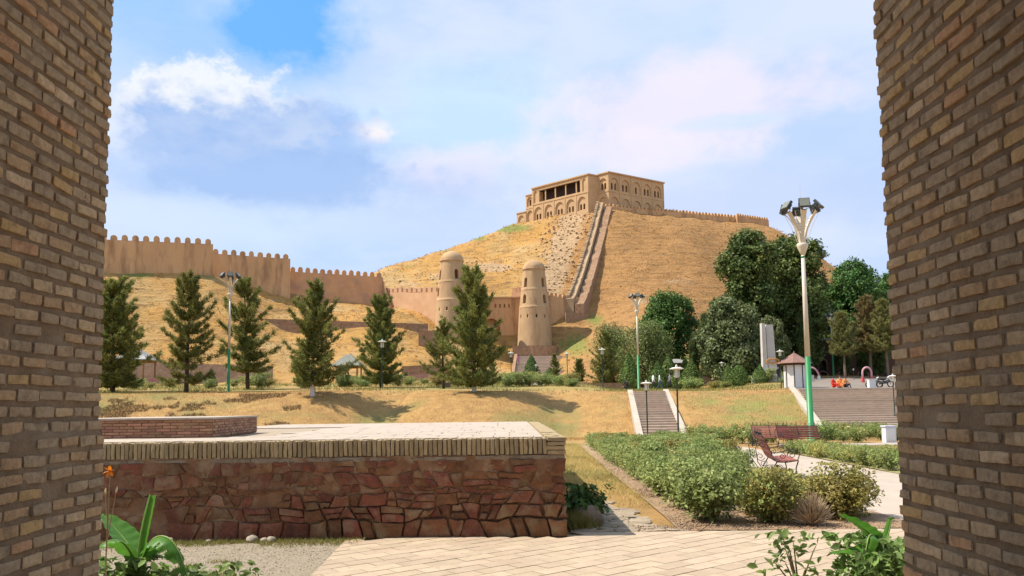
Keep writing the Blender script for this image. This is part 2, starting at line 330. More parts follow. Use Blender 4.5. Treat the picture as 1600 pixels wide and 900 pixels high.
MT['lawnsoil'] = mat('lawn_ground', (.26, .24, .085), (.34, .27, .12), 1.5, .97, bump=.6, bscale=10); MT['sidepath'] = mat('side_path_ground', (.38, .285, .19), (.31, .225, .145), 3, .95, bump=.8, bscale=14); MT['flag'] = mat('flagstone', (.36, .285, .20), (.28, .22, .15), 5, .92, rand=.15, coord='obj', bump=.6, bscale=16); MT['mudred'] = mat('reddish_mud', (.62, .34, .165), (.53, .285, .14), .35, .95, bump=.5, bscale=3, bdist=.08, c3=(.43, .25, .15), s3=.2)
MT['bark'] = mat('bark', (.10, .065, .042), (.06, .04, .028), 5, .95, bump=.8, bscale=14, bdist=.04)
MT['palebark'] = mat('pale_bark', (.22, .16, .11), (.15, .105, .07), 4, .95)
MT['limewash'] = mat('limewash', (.68, .64, .58), (.55, .50, .44), 6, .9)
MT['pine'] = foliage('pine_needles', (.145, .170, .042), (.26, .25, .065), .35, .9)
MT['pine2'] = foliage('dusty_pine_needles', (.20, .20, .065), (.29, .26, .09), .25, .8)
MT['pine3'] = foliage('brown_pine_needles', (.29, .20, .085), (.21, .19, .07), .25, .5)
MT['leaf'] = foliage('plane_leaves', (.060, .095, .022), (.13, .165, .04), .25, .35)
MT['leaf2'] = foliage('bright_leaves', (.060, .125, .024), (.095, .165, .035), .3, .4)
MT['leaf3'] = foliage('grey_leaves', (.11, .14, .048), (.19, .215, .085), .3, .5)
MT['leaf4'] = foliage('soft_yellow_leaves', (.15, .18, .05), (.23, .25, .085), .3, .5)
MT['thuja'] = foliage('thuja_leaves', (.075, .125, .022), (.12, .175, .035), .2, 1.5)
MT['rose'] = foliage('rose_leaves', (.20, .26, .07), (.33, .37, .125), .35, 1.6, c3=(.40, .36, .11), s3=.28)
MT['rosedry'] = foliage('olive_rose_leaves', (.30, .265, .06), (.36, .30, .10), .35, 2.0)
MT['herb'] = foliage('herb_leaves', (.13, .20, .05), (.21, .28, .08), .4, 3)
MT['stem'] = mat('stems', (.17, .15, .06), (.12, .085, .045), 5, .8)
MT['deadtwig'] = mat('dead_twigs', (.42, .31, .20), (.34, .25, .16), 5, .9)
MT['redflower'] = mat('red_petals', (.62, .03, .03), (.50, .02, .03), 20, .6, trans=.2)
MT['orangeflower'] = mat('orange_petals', (.80, .24, .06), (.70, .14, .04), 20, .6, trans=.2)
MT['creamflower'] = mat('cream_petals', (.80, .72, .45), (.82, .66, .50), 20, .6, trans=.2)
MT['banana'] = mat('banana_leaf', (.075, .215, .02), (.125, .29, .035), 4, .38, trans=.4, spec=.5, bump=.25, bscale=30, bdist=.01, coord='obj', stretch=(1, 1, 1))
MT['bananarib'] = mat('banana_rib', (.30, .40, .12), (.22, .32, .08), 6, .45, trans=.15)
MT['bananadead'] = mat('withered_leaf', (.24, .15, .07), (.14, .085, .045), 8, .85, trans=.15)
MT['iron'] = mat('black_iron', (.030, .022, .020), rough=.55, spec=.4)
MT['slat'] = mat('bench_slat', (.20, .055, .042), (.13, .035, .03), 6, .6, rand=.15, coord='obj')
MT['slat_sun_tone'] = mat('sun_toned_bench_slat', (.42, .17, .12), (.34, .13, .09), 6, .65, rand=.15, coord='obj')  # lighter copy of the bench slat, sunlight put into the colour
MT['polegreen'] = mat('green_paint', (.026, .24, .07), (.018, .18, .05), .8, .45, spec=.5)
MT['polecream'] = mat('cream_paint', (.66, .57, .44), (.58, .49, .37), 1.0, .5, spec=.5)
MT['lampbody'] = mat('floodlight_housing', (.045, .05, .05), rough=.45, spec=.5)
MT['lampglass'] = mat('floodlight_glass', (.20, .20, .15), rough=.15, spec=.7)
MT['postgreen'] = mat('dark_green_post', (.045, .075, .05), (.03, .045, .035), 2, .55)
MT['lantern'] = mat('lantern_panel', (.62, .60, .52), rough=.4)
MT['white'] = mat('white_panel', (.70, .68, .64), (.64, .62, .58), 2, .7)
MT['cabinet'] = mat('pale_cabinet', (.62, .62, .66), (.56, .56, .60), 2, .6)
MT['roofpink'] = mat('kiosk_roof', (.27, .15, .115), (.21, .115, .09), 2, .8)
MT['roofgrey'] = mat('grey_roof', (.32, .31, .29), (.26, .25, .235), 2, .6)
MT['roofgreen'] = mat('green_roof', (.22, .215, .165), (.17, .17, .13), 2, .6)
MT['wood'] = mat('gazebo_wood', (.36, .17, .06), (.27, .12, .045), 4, .7)
MT['monument'] = mat('monument_stone', (.56, .51, .44), (.49, .44, .38), .8, .8)
MT['emblem'] = mat('emblem_gilt', (.50, .17, .05), (.62, .33, .08), 6, .5)
MT['pinkarch'] = mat('pink_flowers', (.68, .30, .34), (.58, .36, .36), 7, .8, bump=.8, bscale=20)
MT['redarch'] = mat('red_flowers', (.55, .05, .06), (.48, .10, .08), 7, .8)
MT['oldbuilding_shade_tone'] = mat('shade_toned_old_brick', (.085, .048, .034), (.06, .034, .026), 1, .9)  # brick and surrounds darkened in colour to stand in for tree shade
MT['frame'] = mat('window_surround', (.26, .18, .135), rough=.85)
MT['rock'] = mat('rock', (.26, .18, .125), (.17, .12, .085), 6, .92, bump=.8, bscale=18, bdist=.04)
MT['palerock'] = mat('pale_rock', (.42, .36, .28), (.33, .275, .205), 6, .92, bump=.6, bscale=18, coord='obj', rand=.15)
MT['skin'] = mat('skin', (.42, .25, .17), rough=.6); MT['hair'] = mat('black_hair', (.015, .012, .010), rough=.5)
for n_, c_ in dict(cloth_white=(.72, .70, .70), cloth_dark=(.035, .032, .04), cloth_grey=(.20, .20, .19), cloth_purple=(.36, .14, .26), cloth_red=(.62, .05, .03), cloth_orange=(.70, .27, .08), cloth_blue=(.08, .10, .2)).items(): MT[n_] = mat(n_, c_, rough=.85)

# ------------------------------------------------------------------ terrain
def zg(y): return -.5 * min(1, max(0, (y - 14) / 36))
def Lf(x): return sstep(12, -18, x)
def zp(x, y):
    u = x / max(y, 1); flat = sstep(.09, .14, u) * sstep(.34, .26, u)
    return 2.8 + .32 * Lf(x) + (y - 62) * (.055 - .028 * flat)
def nz(x, y, s, seed=0.0): return noise.noise(Vector((x * s, y * s, seed)))
CP = []
for X in range(-110, 141, 25):
    CP += [(X, 82, zp(X, 82)), (X, 94, zp(X, 94)), (X, 103, zp(X, 103) + .4)]
for p in [(165, 590, 112), (250, 590, 112), (330, 592, 112), (430, 598, 112), (520, 598, 113), (600, 600, 115), (690, 598, 113), (165, 505, 122), (250, 510, 124), (330, 512, 125), (400, 505, 128),
          (165, 421, 133.5), (250, 427, 137), (333, 433, 140), (345, 437, 146), (400, 450, 148), (450, 462, 152), (475, 468, 154), (540, 472, 158), (600, 478, 162), (60, 415, 130), (-40, 415, 127),
          (420, 492, 142), (540, 497, 142), (660, 500, 143), (430, 526, 132), (540, 531, 132), (650, 540, 130), (420, 495, 138), (540, 498.5, 138), (655, 503, 137), (560, 570, 120), (640, 560, 122), (700, 532, 146), (760, 545, 147), (830, 548, 148), (870, 545, 147),
          (800, 594, 113), (850, 592, 113), (760, 590, 122), (830, 586, 126), (855, 572, 136), (880, 500, 151), (920, 492, 152), (900, 552, 133), (950, 520, 140), (930, 580, 118), (1000, 570, 118), (1080, 570, 118), (1180, 585, 112), (1290, 588, 112), (1400, 590, 112),
          (940, 480, 154), (1000, 472, 152), (1000, 425, 162), (1000, 380, 172), (1000, 334, 183.5), (1100, 500, 150), (1100, 425, 165), (1100, 345, 191), (1190, 352, 201), (1200, 420, 180), (1200, 500, 158), (1245, 376, 200), (1300, 417, 196), (1390, 470, 187), (1500, 540, 165), (1300, 500, 165),
          (945, 326, 182.5), (860, 337, 192), (810, 348, 200), (740, 379, 194), (700, 393, 189), (650, 406, 185), (605, 420, 181), (560, 440, 178), (605, 446, 174), (650, 440, 171), (700, 440, 166), (750, 440, 165), (800, 440, 163), (860, 400, 172), (900, 350, 181), (845, 470, 156), (760, 405, 181), (820, 372, 187)]:
    w = at(*p); CP.append(tuple(w))
CP += [(5, 200, 50), (20, 194, 49.8), (34, 200, 49.8), (45, 205, 49.8), (20, 206, 49.8), (60, 216, 44), (20, 225, 42), (-20, 215, 38), (-50, 205, 27), (-80, 190, 20), (-110, 150, 26), (-110, 175, 18), (-60, 165, 27), (-40, 178, 25)]
for X in range(-120, 151, 45): CP += [(X, 255, 14), (X, 300, 2), (X, 340, 0)]
CP += [(150, 110, 4), (150, 160, 6), (150, 200, 10), (110, 205, 22), (-130, 110, 6)]
CP = np.array(CP)
def tps_fit(P, lam=.6):
    n = len(P); d = np.linalg.norm(P[:, None, :2] - P[None, :, :2], axis=2) / 100
    K = np.where(d > 0, d * d * np.log(np.maximum(d, 1e-9)), 0) + np.eye(n) * lam * 1e-3
    A = np.zeros((n + 3, n + 3)); A[:n, :n] = K; A[:n, n] = 1; A[:n, n + 1:] = P[:, :2] / 100; A[n, :n] = 1; A[n + 1:, :n] = P[:, :2].T / 100
    return np.linalg.solve(A, np.concatenate([P[:, 2], np.zeros(3)]))
TPS = tps_fit(CP)
def hill_np(X, Y):
    q = np.stack([X, Y], -1); d = np.linalg.norm(q[..., None, :] - CP[:, :2], axis=-1) / 100
    U = np.where(d > 0, d * d * np.log(np.maximum(d, 1e-9)), 0)
    return U @ TPS[:-3] + TPS[-3] + TPS[-2] * X / 100 + TPS[-1] * Y / 100
def near(x, y):
    if 49 < y < 62.5:
        q = (y - 50) / 12; in1 = b1x0 + q * (t1x0 - b1x0) - .1 < x < b1x1 + q * (t1x1 - b1x1) + .1; in2 = x > b2x + q * (t2x - b2x) - .1
        if in1 or in2: return near0(x, y) - .32
    return near0(x, y)
b1x0, b1x1, t1x0, t1x1 = at(1003, 688, 50).x, at(1064, 687, 50).x, at(990, 613, 62).x, at(1038, 612, 62).x; b2x, t2x = at(1291, 672, 50).x, at(1246, 608, 62).x
def fold(x): return 4.2 * math.exp(-((x - 4.2) / 3.0) ** 2) + 4.0 * math.exp(-((x + 9.6) / 3.0) ** 2)      # two shallow coves shaped into the bank so pine shadows run downhill
def near0(x, y):
    e = fold(x)
    if y < 50 + e: return zg(y)
    if y < 62 + e:
        t = (y - 50 - e) / 12; s = t * .75 + sstep(0, 1, t) * .25
        return zg(y) * (1 - s) + zp(x, 62 + e) * s + (nz(x, y, .22, 3) * .22 + nz(x, y, .6, 4) * .10) * math.sin(math.pi * t)
    return zp(x, y) + nz(x, y, .15, 5) * .06 * min(1, (y - 62) / 6)
def G(x, y):
    if y < 95: return near(x, y)
    h = float(hill_np(np.array([x]), np.array([y]))[0])
    return h if y > 104 else near(x, y) + (h - near(x, y)) * (y - 95) / 9
def gp(px, Y): 
    """ground point under picture column px at depth Y"""
    x = at(px, 610, Y).x; return Vector((x, Y, G(x, Y)))

def near_ground():
    ys = [-14, -6, 0, 6, 10, 14] + list(np.arange(16, 50, 2)) + list(np.arange(50, 66, .5)) + list(np.arange(66, 104.1, 1.2)); xs = list(np.arange(-75, 95.1, 1.2))
    V = [(x, y, G(x, y)) for y in ys for x in xs]; n = len(xs)
    Fc = [(j * n + i, j * n + i + 1, (j + 1) * n + i + 1, (j + 1) * n + i) for j in range(len(ys) - 1) for i in range(n - 1)]
    me = mesh_np('ground', V, Fc, MT['ground'], True); zc = np.zeros((len(V), 4), np.float32); zc[:, 3] = 1
    for i, (x, y, z) in enumerate(V): zc[i, 1] = sstep(12.5, 15, x - (y - 55) * .1) * sstep(24, 21, x) * sstep(52.5, 55, y) * sstep(61.5, 59, y) + (.8 * sstep(64, 68, y) * sstep(100, 95, y) if y > 63 else 0)
    me.attributes.new('zone', 'FLOAT_COLOR', 'POINT').data.foreach_set('color', zc.ravel()); nt = MT['ground'].node_tree; N = nt.nodes; L = nt.links; b = N['Principled BSDF']
    a = N.new('ShaderNodeAttribute'); a.attribute_name = 'zone'; sp = N.new('ShaderNodeSeparateColor'); L.new(a.outputs['Color'], sp.inputs[0]); t = N.new('ShaderNodeTexNoise'); t.inputs['Scale'].default_value = .35; t.inputs['Detail'].default_value = 6
    g_ = N.new('ShaderNodeNewGeometry'); L.new(g_.outputs['Position'], t.inputs['Vector']); m_ = N.new('ShaderNodeMath'); m_.operation = 'MULTIPLY'; r_ = N.new('ShaderNodeMapRange'); r_.inputs[1].default_value = .40; r_.inputs[2].default_value = .60; L.new(t.outputs['Fac'], r_.inputs[0]); L.new(r_.outputs[0], m_.inputs[0]); L.new(sp.outputs[1], m_.inputs[1])
    mx = N.new('ShaderNodeMix'); mx.data_type = 'RGBA'; L.new(m_.outputs[0], mx.inputs[0]); L.new(b.inputs['Base Color'].links[0].from_socket, mx.inputs[6]); mx.inputs[7].default_value = (.24, .225, .06, 1); L.new(mx.outputs[2], b.inputs['Base Color'])
    tag(link('ground', me), kind='structure')
near_ground()
def hill_mat():
    m = mat('hill_dry_grass', (.48, .265, .070), (.40, .21, .058), .28, .97, c3=(.44, .29, .12), s3=.09, t3=(.45, .65)); nt = m.node_tree; N = nt.nodes; L = nt.links; b = N['Principled BSDF']
    at_ = N.new('ShaderNodeAttribute'); at_.attribute_name = 'zone'; sp = N.new('ShaderNodeSeparateColor'); L.new(at_.outputs['Color'], sp.inputs[0]); g = N.new('ShaderNodeNewGeometry')
    def nzz(s, d=6, st=(1, 1, 1)):
        mp = N.new('ShaderNodeMapping'); mp.inputs['Scale'].default_value = st; L.new(g.outputs['Position'], mp.inputs[0]); n = N.new('ShaderNodeTexNoise'); n.inputs['Scale'].default_value = s; n.inputs['Detail'].default_value = d; n.inputs['Roughness'].default_value = .65; L.new(mp.outputs[0], n.inputs['Vector']); return n.outputs['Fac']
    def mr(v, a, c):
        n = N.new('ShaderNodeMapRange'); n.inputs[1].default_value = a; n.inputs[2].default_value = c; L.new(v, n.inputs[0]); return n.outputs[0]
    def mth(op, a, c):
        n = N.new('ShaderNodeMath'); n.operation = op
        for i, s in enumerate((a, c)):
            if isinstance(s, (int, float)): n.inputs[i].default_value = s
            else: L.new(s, n.inputs[i])
        return n.outputs[0]
    def mixc(f, a, c):
        n = N.new('ShaderNodeMix'); n.data_type = 'RGBA'; L.new(f, n.inputs[0])
        for s, k in ((a, 6), (c, 7)):
            if isinstance(s, tuple): n.inputs[k].default_value = (*s, 1)
            else: L.new(s, n.inputs[k])
        return n.outputs[2]
    c = b.inputs['Base Color'].links[0].from_socket
    tr = nzz(.8, 7, (.35, .35, 1.6))
    c = mixc(sp.outputs[2], mixc(mr(nzz(.35), .4, .65), (.41, .215, .075), (.34, .175, .062)), c)
    c = mixc(mr(tr, .50, .66), c, (.25, .14, .052))
    c = mixc(mr(mth('ADD', sp.outputs[0], mth('MULTIPLY', mth('SUBTRACT', nzz(.6), .5), 1.1)), .42, .62), c, mixc(mr(nzz(1.6), .42, .62), (.46, .315, .175), (.35, .22, .115)))
    c = mixc(mr(mth('ADD', sp.outputs[1], mth('MULTIPLY', mth('SUBTRACT', nzz(.9), .5), 1.4)), .45, .75), c, (.19, .20, .045))
    L.new(c, b.inputs['Base Color'])
    bp = N.new('ShaderNodeBump'); bp.inputs['Strength'].default_value = 1.0; bp.inputs['Distance'].default_value = .55
    L.new(mth('ADD', tr, mth('MULTIPLY', nzz(2.4, 8), .6)), bp.inputs['Height']); L.new(bp.outputs[0], b.inputs['Normal'])
    return m
def px_of(V):
    """picture column/row of world points (used to lay scree and green patches where they lie on the hill)"""
    d = V - np.array(EYE); f = d @ np.array(_F); return PPX + F_PX * (d @ np.array(_r2)) / f, PPY - F_PX * (d @ np.array(_u2)) / f
def hill():
    xs = np.arange(-130, 150.1, 1.1); ys = np.concatenate([np.arange(103.5, 215, 1.0), np.arange(216, 345, 4)])
    X, Y = np.meshgrid(xs, ys); Z = np.stack([hill_np(X[j], Y[j]) for j in range(len(ys))])
    rough = np.array([[nz(x, y, .09, 1) * .8 + nz(x, y, .27, 2) * .36 + .16 * nz(x * .4, y, .8, 6) for x in xs] for y in ys]) * np.clip((Y - 108) / 15, 0, 1)
    Z = Z + rough
    V = np.stack([X, Y, Z], -1).reshape(-1, 3); n = len(xs); m = len(ys)
    I = np.arange(n * m).reshape(m, n); Fc = np.stack([I[:-1, :-1], I[:-1, 1:], I[1:, 1:], I[1:, :-1]], -1).reshape(-1, 4)
    me = mesh_np('hill', V, Fc, hill_mat(), True); px, py = px_of(V)
    z = np.zeros((len(V), 4)); z[:, 3] = 1
    yy = V[:, 1]
    edge = 893 + (462 - py) * .33; z[:, 0] = np.clip(1 - np.abs(px - (edge - 38)) / 42, 0, 1) * ((py > 318) & (py < 475) & (yy > 150))   # scree beside the stair wall
    z[:, 0] = np.maximum(z[:, 0], np.clip(1 - np.hypot((px - 770) / 60, (py - 418) / 14), 0, 1) * (yy > 155))
    for (bx_, by_, ba_, bb_, bk_) in ((690, 432, 45, 9, .55), (640, 445, 40, 8, .6), (1060, 440, 60, 10, .5), (1010, 470, 50, 10, .55), (300, 470, 50, 12, .5), (500, 485, 60, 6, .6), (420, 470, 40, 6, .6), (860, 345, 40, 6, .5), (1150, 390, 60, 8, .45)): z[:, 0] = np.maximum(z[:, 0], np.clip(bk_ * 1.6 * (1 - np.hypot((px - bx_) / ba_, (py - by_) / bb_)), 0, bk_))
    def gr(x, y, a, b, k=1): z[:, 1] = np.maximum(z[:, 1], np.clip(k * (1 - np.hypot((px - x) / a, (py - y) / b)), 0, 1))
    z[:, 2] = np.clip((905 - px) / 60, 0, 1)
    gr(900, 540, 60, 45, .9); gr(930, 500, 50, 25, .8); gr(215, 428, 45, 14, 1.1); gr(330, 433, 30, 8, .9); gr(800, 357, 60, 12, 1.2); gr(740, 372, 50, 10); gr(560, 560, 200, 25, .4); gr(1050, 560, 160, 50, .8); gr(860, 575, 120, 30, .6); gr(640, 415, 40, 12, .6); gr(1180, 345, 50, 8, .8); gr(690, 392, 40, 8, .7); gr(250, 470, 60, 30, .35)
    a = me.attributes.new('zone', 'FLOAT_COLOR', 'POINT'); a.data.foreach_set('color', z.astype(np.float32).ravel())
    tag(link('hill', me), kind='structure')
    # far plain
    tag(MB().add([(-3000, -3000, -2.5), (3000, -3000, -2.5), (3000, 4000, -2.5), (-3000, 4000, -2.5)], [(0, 1, 2, 3)]).build('far_plain', MT['ground']), kind='structure')
    return V, px, py
HV, HPX, HPY = hill()
def hill_grass():
    # tufts of dry grass over the slopes in view
    ok = np.where((HPX > 150) & (HPX < 1420) & (HPY > 300) & (HPY < 620) & (HV[:, 1] < 206))[0]
    ids = rng.choice(ok, 15000); P = HV[ids] + np.stack([rng.uniform(-.55, .55, len(ids)), rng.uniform(-.5, .5, len(ids)), np.zeros(len(ids))], 1)
    P = np.repeat(P, 4, 0) + rng.normal(0, .16, (len(ids) * 4, 3)) * [1, 1, .1] - [0, 0, .1]
    V, Fc = blades(P, rng.uniform(.12, .38, len(P)), 1.1, rng.uniform(.05, .11, len(P)))
    o = link('dry_hill_grass', mesh_np('dry_hill_grass', V, Fc, MT['straw_hill'])); tag(o, 'dry golden grass tufts covering the fortress hill', 'grass', kind='stuff')
MT['straw_hill'] = mat('hill_straw', (.46, .255, .072), (.36, .19, .055), .4, .9, trans=.2)
hill_grass()

# ------------------------------------------------------------------ polygons for stones and pavers
def clip(poly, nx, ny, d):
    out = []
    for i in range(len(poly)):
        a, b = poly[i], poly[(i + 1) % len(poly)]; da = a[0] * nx + a[1] * ny - d; db = b[0] * nx + b[1] * ny - d
        if da <= 0: out.append(a)
        if (da < 0 < db) or (db < 0 < da): t = da / (da - db); out.append((a[0] + (b[0] - a[0]) * t, a[1] + (b[1] - a[1]) * t))
    return out
def cells(W, H, sw, sh, gap, jit=.38):
    S = []; rows = max(1, round(H / sh)); k = 0
    for r in range(rows):
        hh = H / rows; n = max(1, round(W / (sw * random.uniform(.8, 1.25))))
        for i in range(n): S.append(((i + .5 + (r % 2) * .5 * .7 + random.uniform(-jit, jit)) * W / n, (r + .5 + random.uniform(-jit, jit) * .8) * hh))
    out = []
    for a in S:
        p = [(0, 0), (W, 0), (W, H), (0, H)]
        for b in S:
            if b is a or abs(b[0] - a[0]) > 4 * sw: continue
            dx, dy = b[0] - a[0], b[1] - a[1]; l = math.hypot(dx, dy)
            if l < 1e-6: continue
            dx /= l; dy /= l; p = clip(p, dx, dy, (a[0] + b[0]) / 2 * dx + (a[1] + b[1]) / 2 * dy - gap * random.uniform(.6, 1.5) / 2)
            if len(p) < 3: break
        if len(p) < 3: continue
        # knock the corners off
        q = []
        for i in range(len(p)):
            a_, b_, c_ = p[i - 1], p[i], p[(i + 1) % len(p)]; t = random.uniform(.05, .16)
            q += [(b_[0] + (a_[0] - b_[0]) * t, b_[1] + (a_[1] - b_[1]) * t), (b_[0] + (c_[0] - b_[0]) * t, b_[1] + (c_[1] - b_[1]) * t)]
        ar = abs(sum(q[i - 1][0] * q[i][1] - q[i][0] * q[i - 1][1] for i in range(len(q)))) / 2
        if ar > .002: out.append(q)
    return out
def coursed(W, H, sw, sh, gap):
    """rough coursed rubble: wavy courses cut into uneven blocks"""
    out = []; rows = max(2, round(H / sh)); hs = [random.uniform(.7, 1.35) for _ in range(rows)]; hs[0] *= 1.45; t = sum(hs); ys = [0]
    for h in hs: ys.append(ys[-1] + h / t * H)
    bnd = lambda k, x: ys[k] + (0 if k in (0, rows) else (noise.noise(Vector((x * 1.7, k * 5.3, 2))) * .42 + noise.noise(Vector((x * 4.5, k * 3.3, 8))) * .22) * H / rows)
    for k in range(rows):
        x = random.uniform(-sw, 0); sl0 = random.uniform(-.05, .05)
        while x < W:
            w = sw * (1.2 if k == 0 else .92) * random.choice((random.uniform(.5, .8), random.uniform(.8, 1.2), random.uniform(1.1, 1.7))); x1 = x + w; sl1 = random.uniform(-.055, .055); j = lambda: random.uniform(-.016, .016)
            xa, xb = max(0, x), min(W, x1)
            if xb - xa > .06:
                P = [(xa - sl0, bnd(k, xa)), ((xa + xb) / 2 + j(), bnd(k, (xa + xb) / 2) + j()), (xb - sl1, bnd(k, xb)), (xb + j(), (bnd(k, xb) + bnd(k + 1, xb)) / 2), (xb + sl1, bnd(k + 1, xb)), ((xa + xb) / 2 + j(), bnd(k + 1, (xa + xb) / 2) + j()), (xa + sl0, bnd(k + 1, xa)), (xa + j(), (bnd(k, xa) + bnd(k + 1, xa)) / 2)]
                P = [(min(W, max(0, p[0])), min(H, max(0, p[1]))) for p in P]; parts = [P]
                if random.random() < .25 and k: mid = random.uniform(.4, .6); parts = [[P[0], P[1], P[2], (P[3][0], P[2][1] + (P[4][1] - P[2][1]) * mid), (P[7][0], P[0][1] + (P[6][1] - P[0][1]) * mid)], [(P[7][0], P[0][1] + (P[6][1] - P[0][1]) * mid), (P[3][0], P[2][1] + (P[4][1] - P[2][1]) * mid), P[4], P[5], P[6]]]
                for Q in parts:
                    cx = sum(p[0] for p in Q) / len(Q); cy = sum(p[1] for p in Q) / len(Q); g_ = gap * random.uniform(.6, 1.6) / 2; q = []
                    for i in range(len(Q)):
                        a_, b_, c_ = Q[i - 1], Q[i], Q[(i + 1) % len(Q)]; tt = random.uniform(.06, .2)
                        for e in (a_, c_): q.append((b_[0] + (e[0] - b_[0]) * tt, b_[1] + (e[1] - b_[1]) * tt))
                    R2 = []
                    for p in q:
                        d = math.hypot(p[0] - cx, p[1] - cy) or 1; R2.append((p[0] + (cx - p[0]) / d * g_ * 1.2, p[1] + (cy - p[1]) / d * g_ * 1.2))
                    out.append(R2)
            x = x1; sl0 = sl1
    return out
def stone(poly, o, u, v, n, h, parent, m, name='stone'):
    o, u, v, n = map(Vector, (o, u, v, n)); cx = sum(p[0] for p in poly) / len(poly); cy = sum(p[1] for p in poly) / len(poly); k = len(poly)
    tx, ty = random.uniform(-.07, .07), random.uniform(-.07, .07); C = o + u * cx + v * cy; vs = []
    for s, d in ((1.0, -.03), (1.0, h * .55), (.93, h * .95), (.6, h * 1.08)):
        for p in poly:
            x, y = (p[0] - cx) * s, (p[1] - cy) * s; z = d + (x * tx + y * ty if d > 0 else 0) + (random.uniform(-.006, .006) if s < .95 else 0); vs.append(u * x + v * y + n * z)
    vs.append(n * (h * random.uniform(.95, 1.2))); fs = []
    for r in range(3): fs += [(r * k + i, r * k + (i + 1) % k, (r + 1) * k + (i + 1) % k, (r + 1) * k + i) for i in range(k)]
    fs += [(3 * k + i, 3 * k + (i + 1) % k, 4 * k) for i in range(k)]
    me = bpy.data.meshes.new(name); me.from_pydata(vs, [], fs); me.update(); me.materials.append(m); me.shade_smooth(); me.set_sharp_from_angle(angle=R(28))
    ob = link(name, me, parent); ob.location = C - off(parent); return ob

# ------------------------------------------------------------------ bricks
def worn_brick(L, D, H, amp, seed, cuts=2, rnd=.35):
    bm = bmesh.new(); bmesh.ops.create_cube(bm, size=1); bmesh.ops.subdivide_edges(bm, edges=list(bm.edges), cuts=cuts, use_grid_fill=True)
    for v in bm.verts:
        c = v.co * 2; k = sum(abs(abs(a) - 1) < 1e-4 for a in c); p = Vector((c.x * L / 2, c.y * D / 2, c.z * H / 2)); s = H * .085 * rnd / .35
        if k >= 2:
            for i in range(3):
                if abs(abs(c[i]) - 1) < 1e-4: p[i] -= math.copysign(s * (.55 if k == 2 else .9) * random.uniform(.5, 1.3), c[i])
        nv = noise.noise_vector(p * 14 + Vector((seed * 7.7, seed * 3.1, 0))); v.co = p + nv * amp
    me = bpy.data.meshes.new('brick'); bm.to_mesh(me); bm.free(); me.shade_smooth(); me.set_sharp_from_angle(angle=R(38)); return me
PB = [worn_brick(.188, .11, .058, .0050, i, 4) for i in range(12)]; PH = [worn_brick(.09, .11, .058, .0050, i + 20, 3) for i in range(6)]
for me in PB + PH: me.materials.append(MT['brick'])

def pier(name, label, xf, D, side, xback):
    """side=+1: face looks to +x (left pier); -1: face looks to -x (right pier)"""
    root = thing(name, label, 'brick pier', (xf - side * .6, D - .8, 0)); c = .085; Lp = .262
    bul = lambda z: side * .032 * sstep(1.62, 1.50, z) if side > 0 else 0
    # mortar core with a rough face
    ys = np.concatenate([np.arange(-3, D - 1.6, .5), np.arange(D - 1.6, D - .012, .035), [D - .012]]); zs = np.concatenate([np.arange(-.02, 5.2, .034), [5.2]]); V = []
    for z in zs:
        for y in ys: V.append((xf - side * .003 + bul(z) + side * (.006 * noise.noise(Vector((0, y * 6, z * 8))) + .006 * noise.noise(Vector((3, y * 28, z * 28)))), y + (.006 + .005 * noise.noise(Vector((5, 0, z * 11))) if y > D - .02 else 0), z))
    n = len(ys); m = len(zs); Fc = [(j * n + i, j * n + i + 1, (j + 1) * n + i + 1, (j + 1) * n + i) for j in range(m - 1) for i in range(n - 1)]
    b = MB().add(V, Fc)
    # far face, back, top
    k0 = len(b.v); far = [j * n + n - 1 for j in range(m)]; b.v += [(xback, D - .02, z) for z in zs]; b.f += [(far[j], far[j + 1], k0 + j + 1, k0 + j) for j in range(m - 1)]
    b.add([(xback, -3, -.02), (xback, D - .02, -.02), (xback, D - .02, 5.2), (xback, -3, 5.2), (xf - side * .02, -3, -.02), (xf - side * .02, -3, 5.2), (xf - side * .02, D - .02, 5.2)], [(0, 1, 2, 3), (0, 4, 5, 3), (3, 5, 6, 2)])
    b.build('mortar_core', MT['mortar'], root, True)
    rows = int(5.2 / c); rest = MB(); rz = R(90)
    for r in range(rows):
        z = .045 + r * c; y = D + random.uniform(-.004, .004); first = True; wob = lambda yy: .006 * noise.noise(Vector((r * .7, yy * 2, 1)))
        while y > -2.7:
            half = first and r % 2 == 1; L = .09 if half else .188; ln = L * random.uniform(.84, 1.12); first = False
            yc = y - ln / 2; zz = z + wob(yc); y -= ln + random.uniform(.010, .026)
            if D - 1.30 < yc and .58 < zz < 4.2:
                if random.random() < .012: continue
                o = link('brick', random.choice(PH if half else PB), root); dx = random.uniform(-.007, .003)
                o.location = Vector((xf - side * (.055 - .010 - dx) + bul(zz), yc, zz)) - root.location
                o.rotation_euler = (random.gauss(0, .02), random.gauss(0, .025), rz + random.gauss(0, .02) + (math.pi if random.random() < .5 else 0)); o.scale = (ln / L, 1, random.uniform(.86, 1.08))
            else: rest.box((xf - side * .045, yc, zz), (.1, ln, .064))
    o = rest.build('brickwork', MT['brick'], root); tag(o, kind='stuff')
    return root
DL, DR = 4.72, 4.3
XL = at(157, 600, DL).x; XR = at(1399, 620, DR).x
pier('gateway_pier', 'shaded tan brick gateway pier with the orange lily and young banana plant at its foot', XL, DL, 1, -5.2)
pier('gateway_pier', 'shaded brick gateway pier with red and whitish bricks low down, beside the garden path', XR, DR, -1, 5.2)
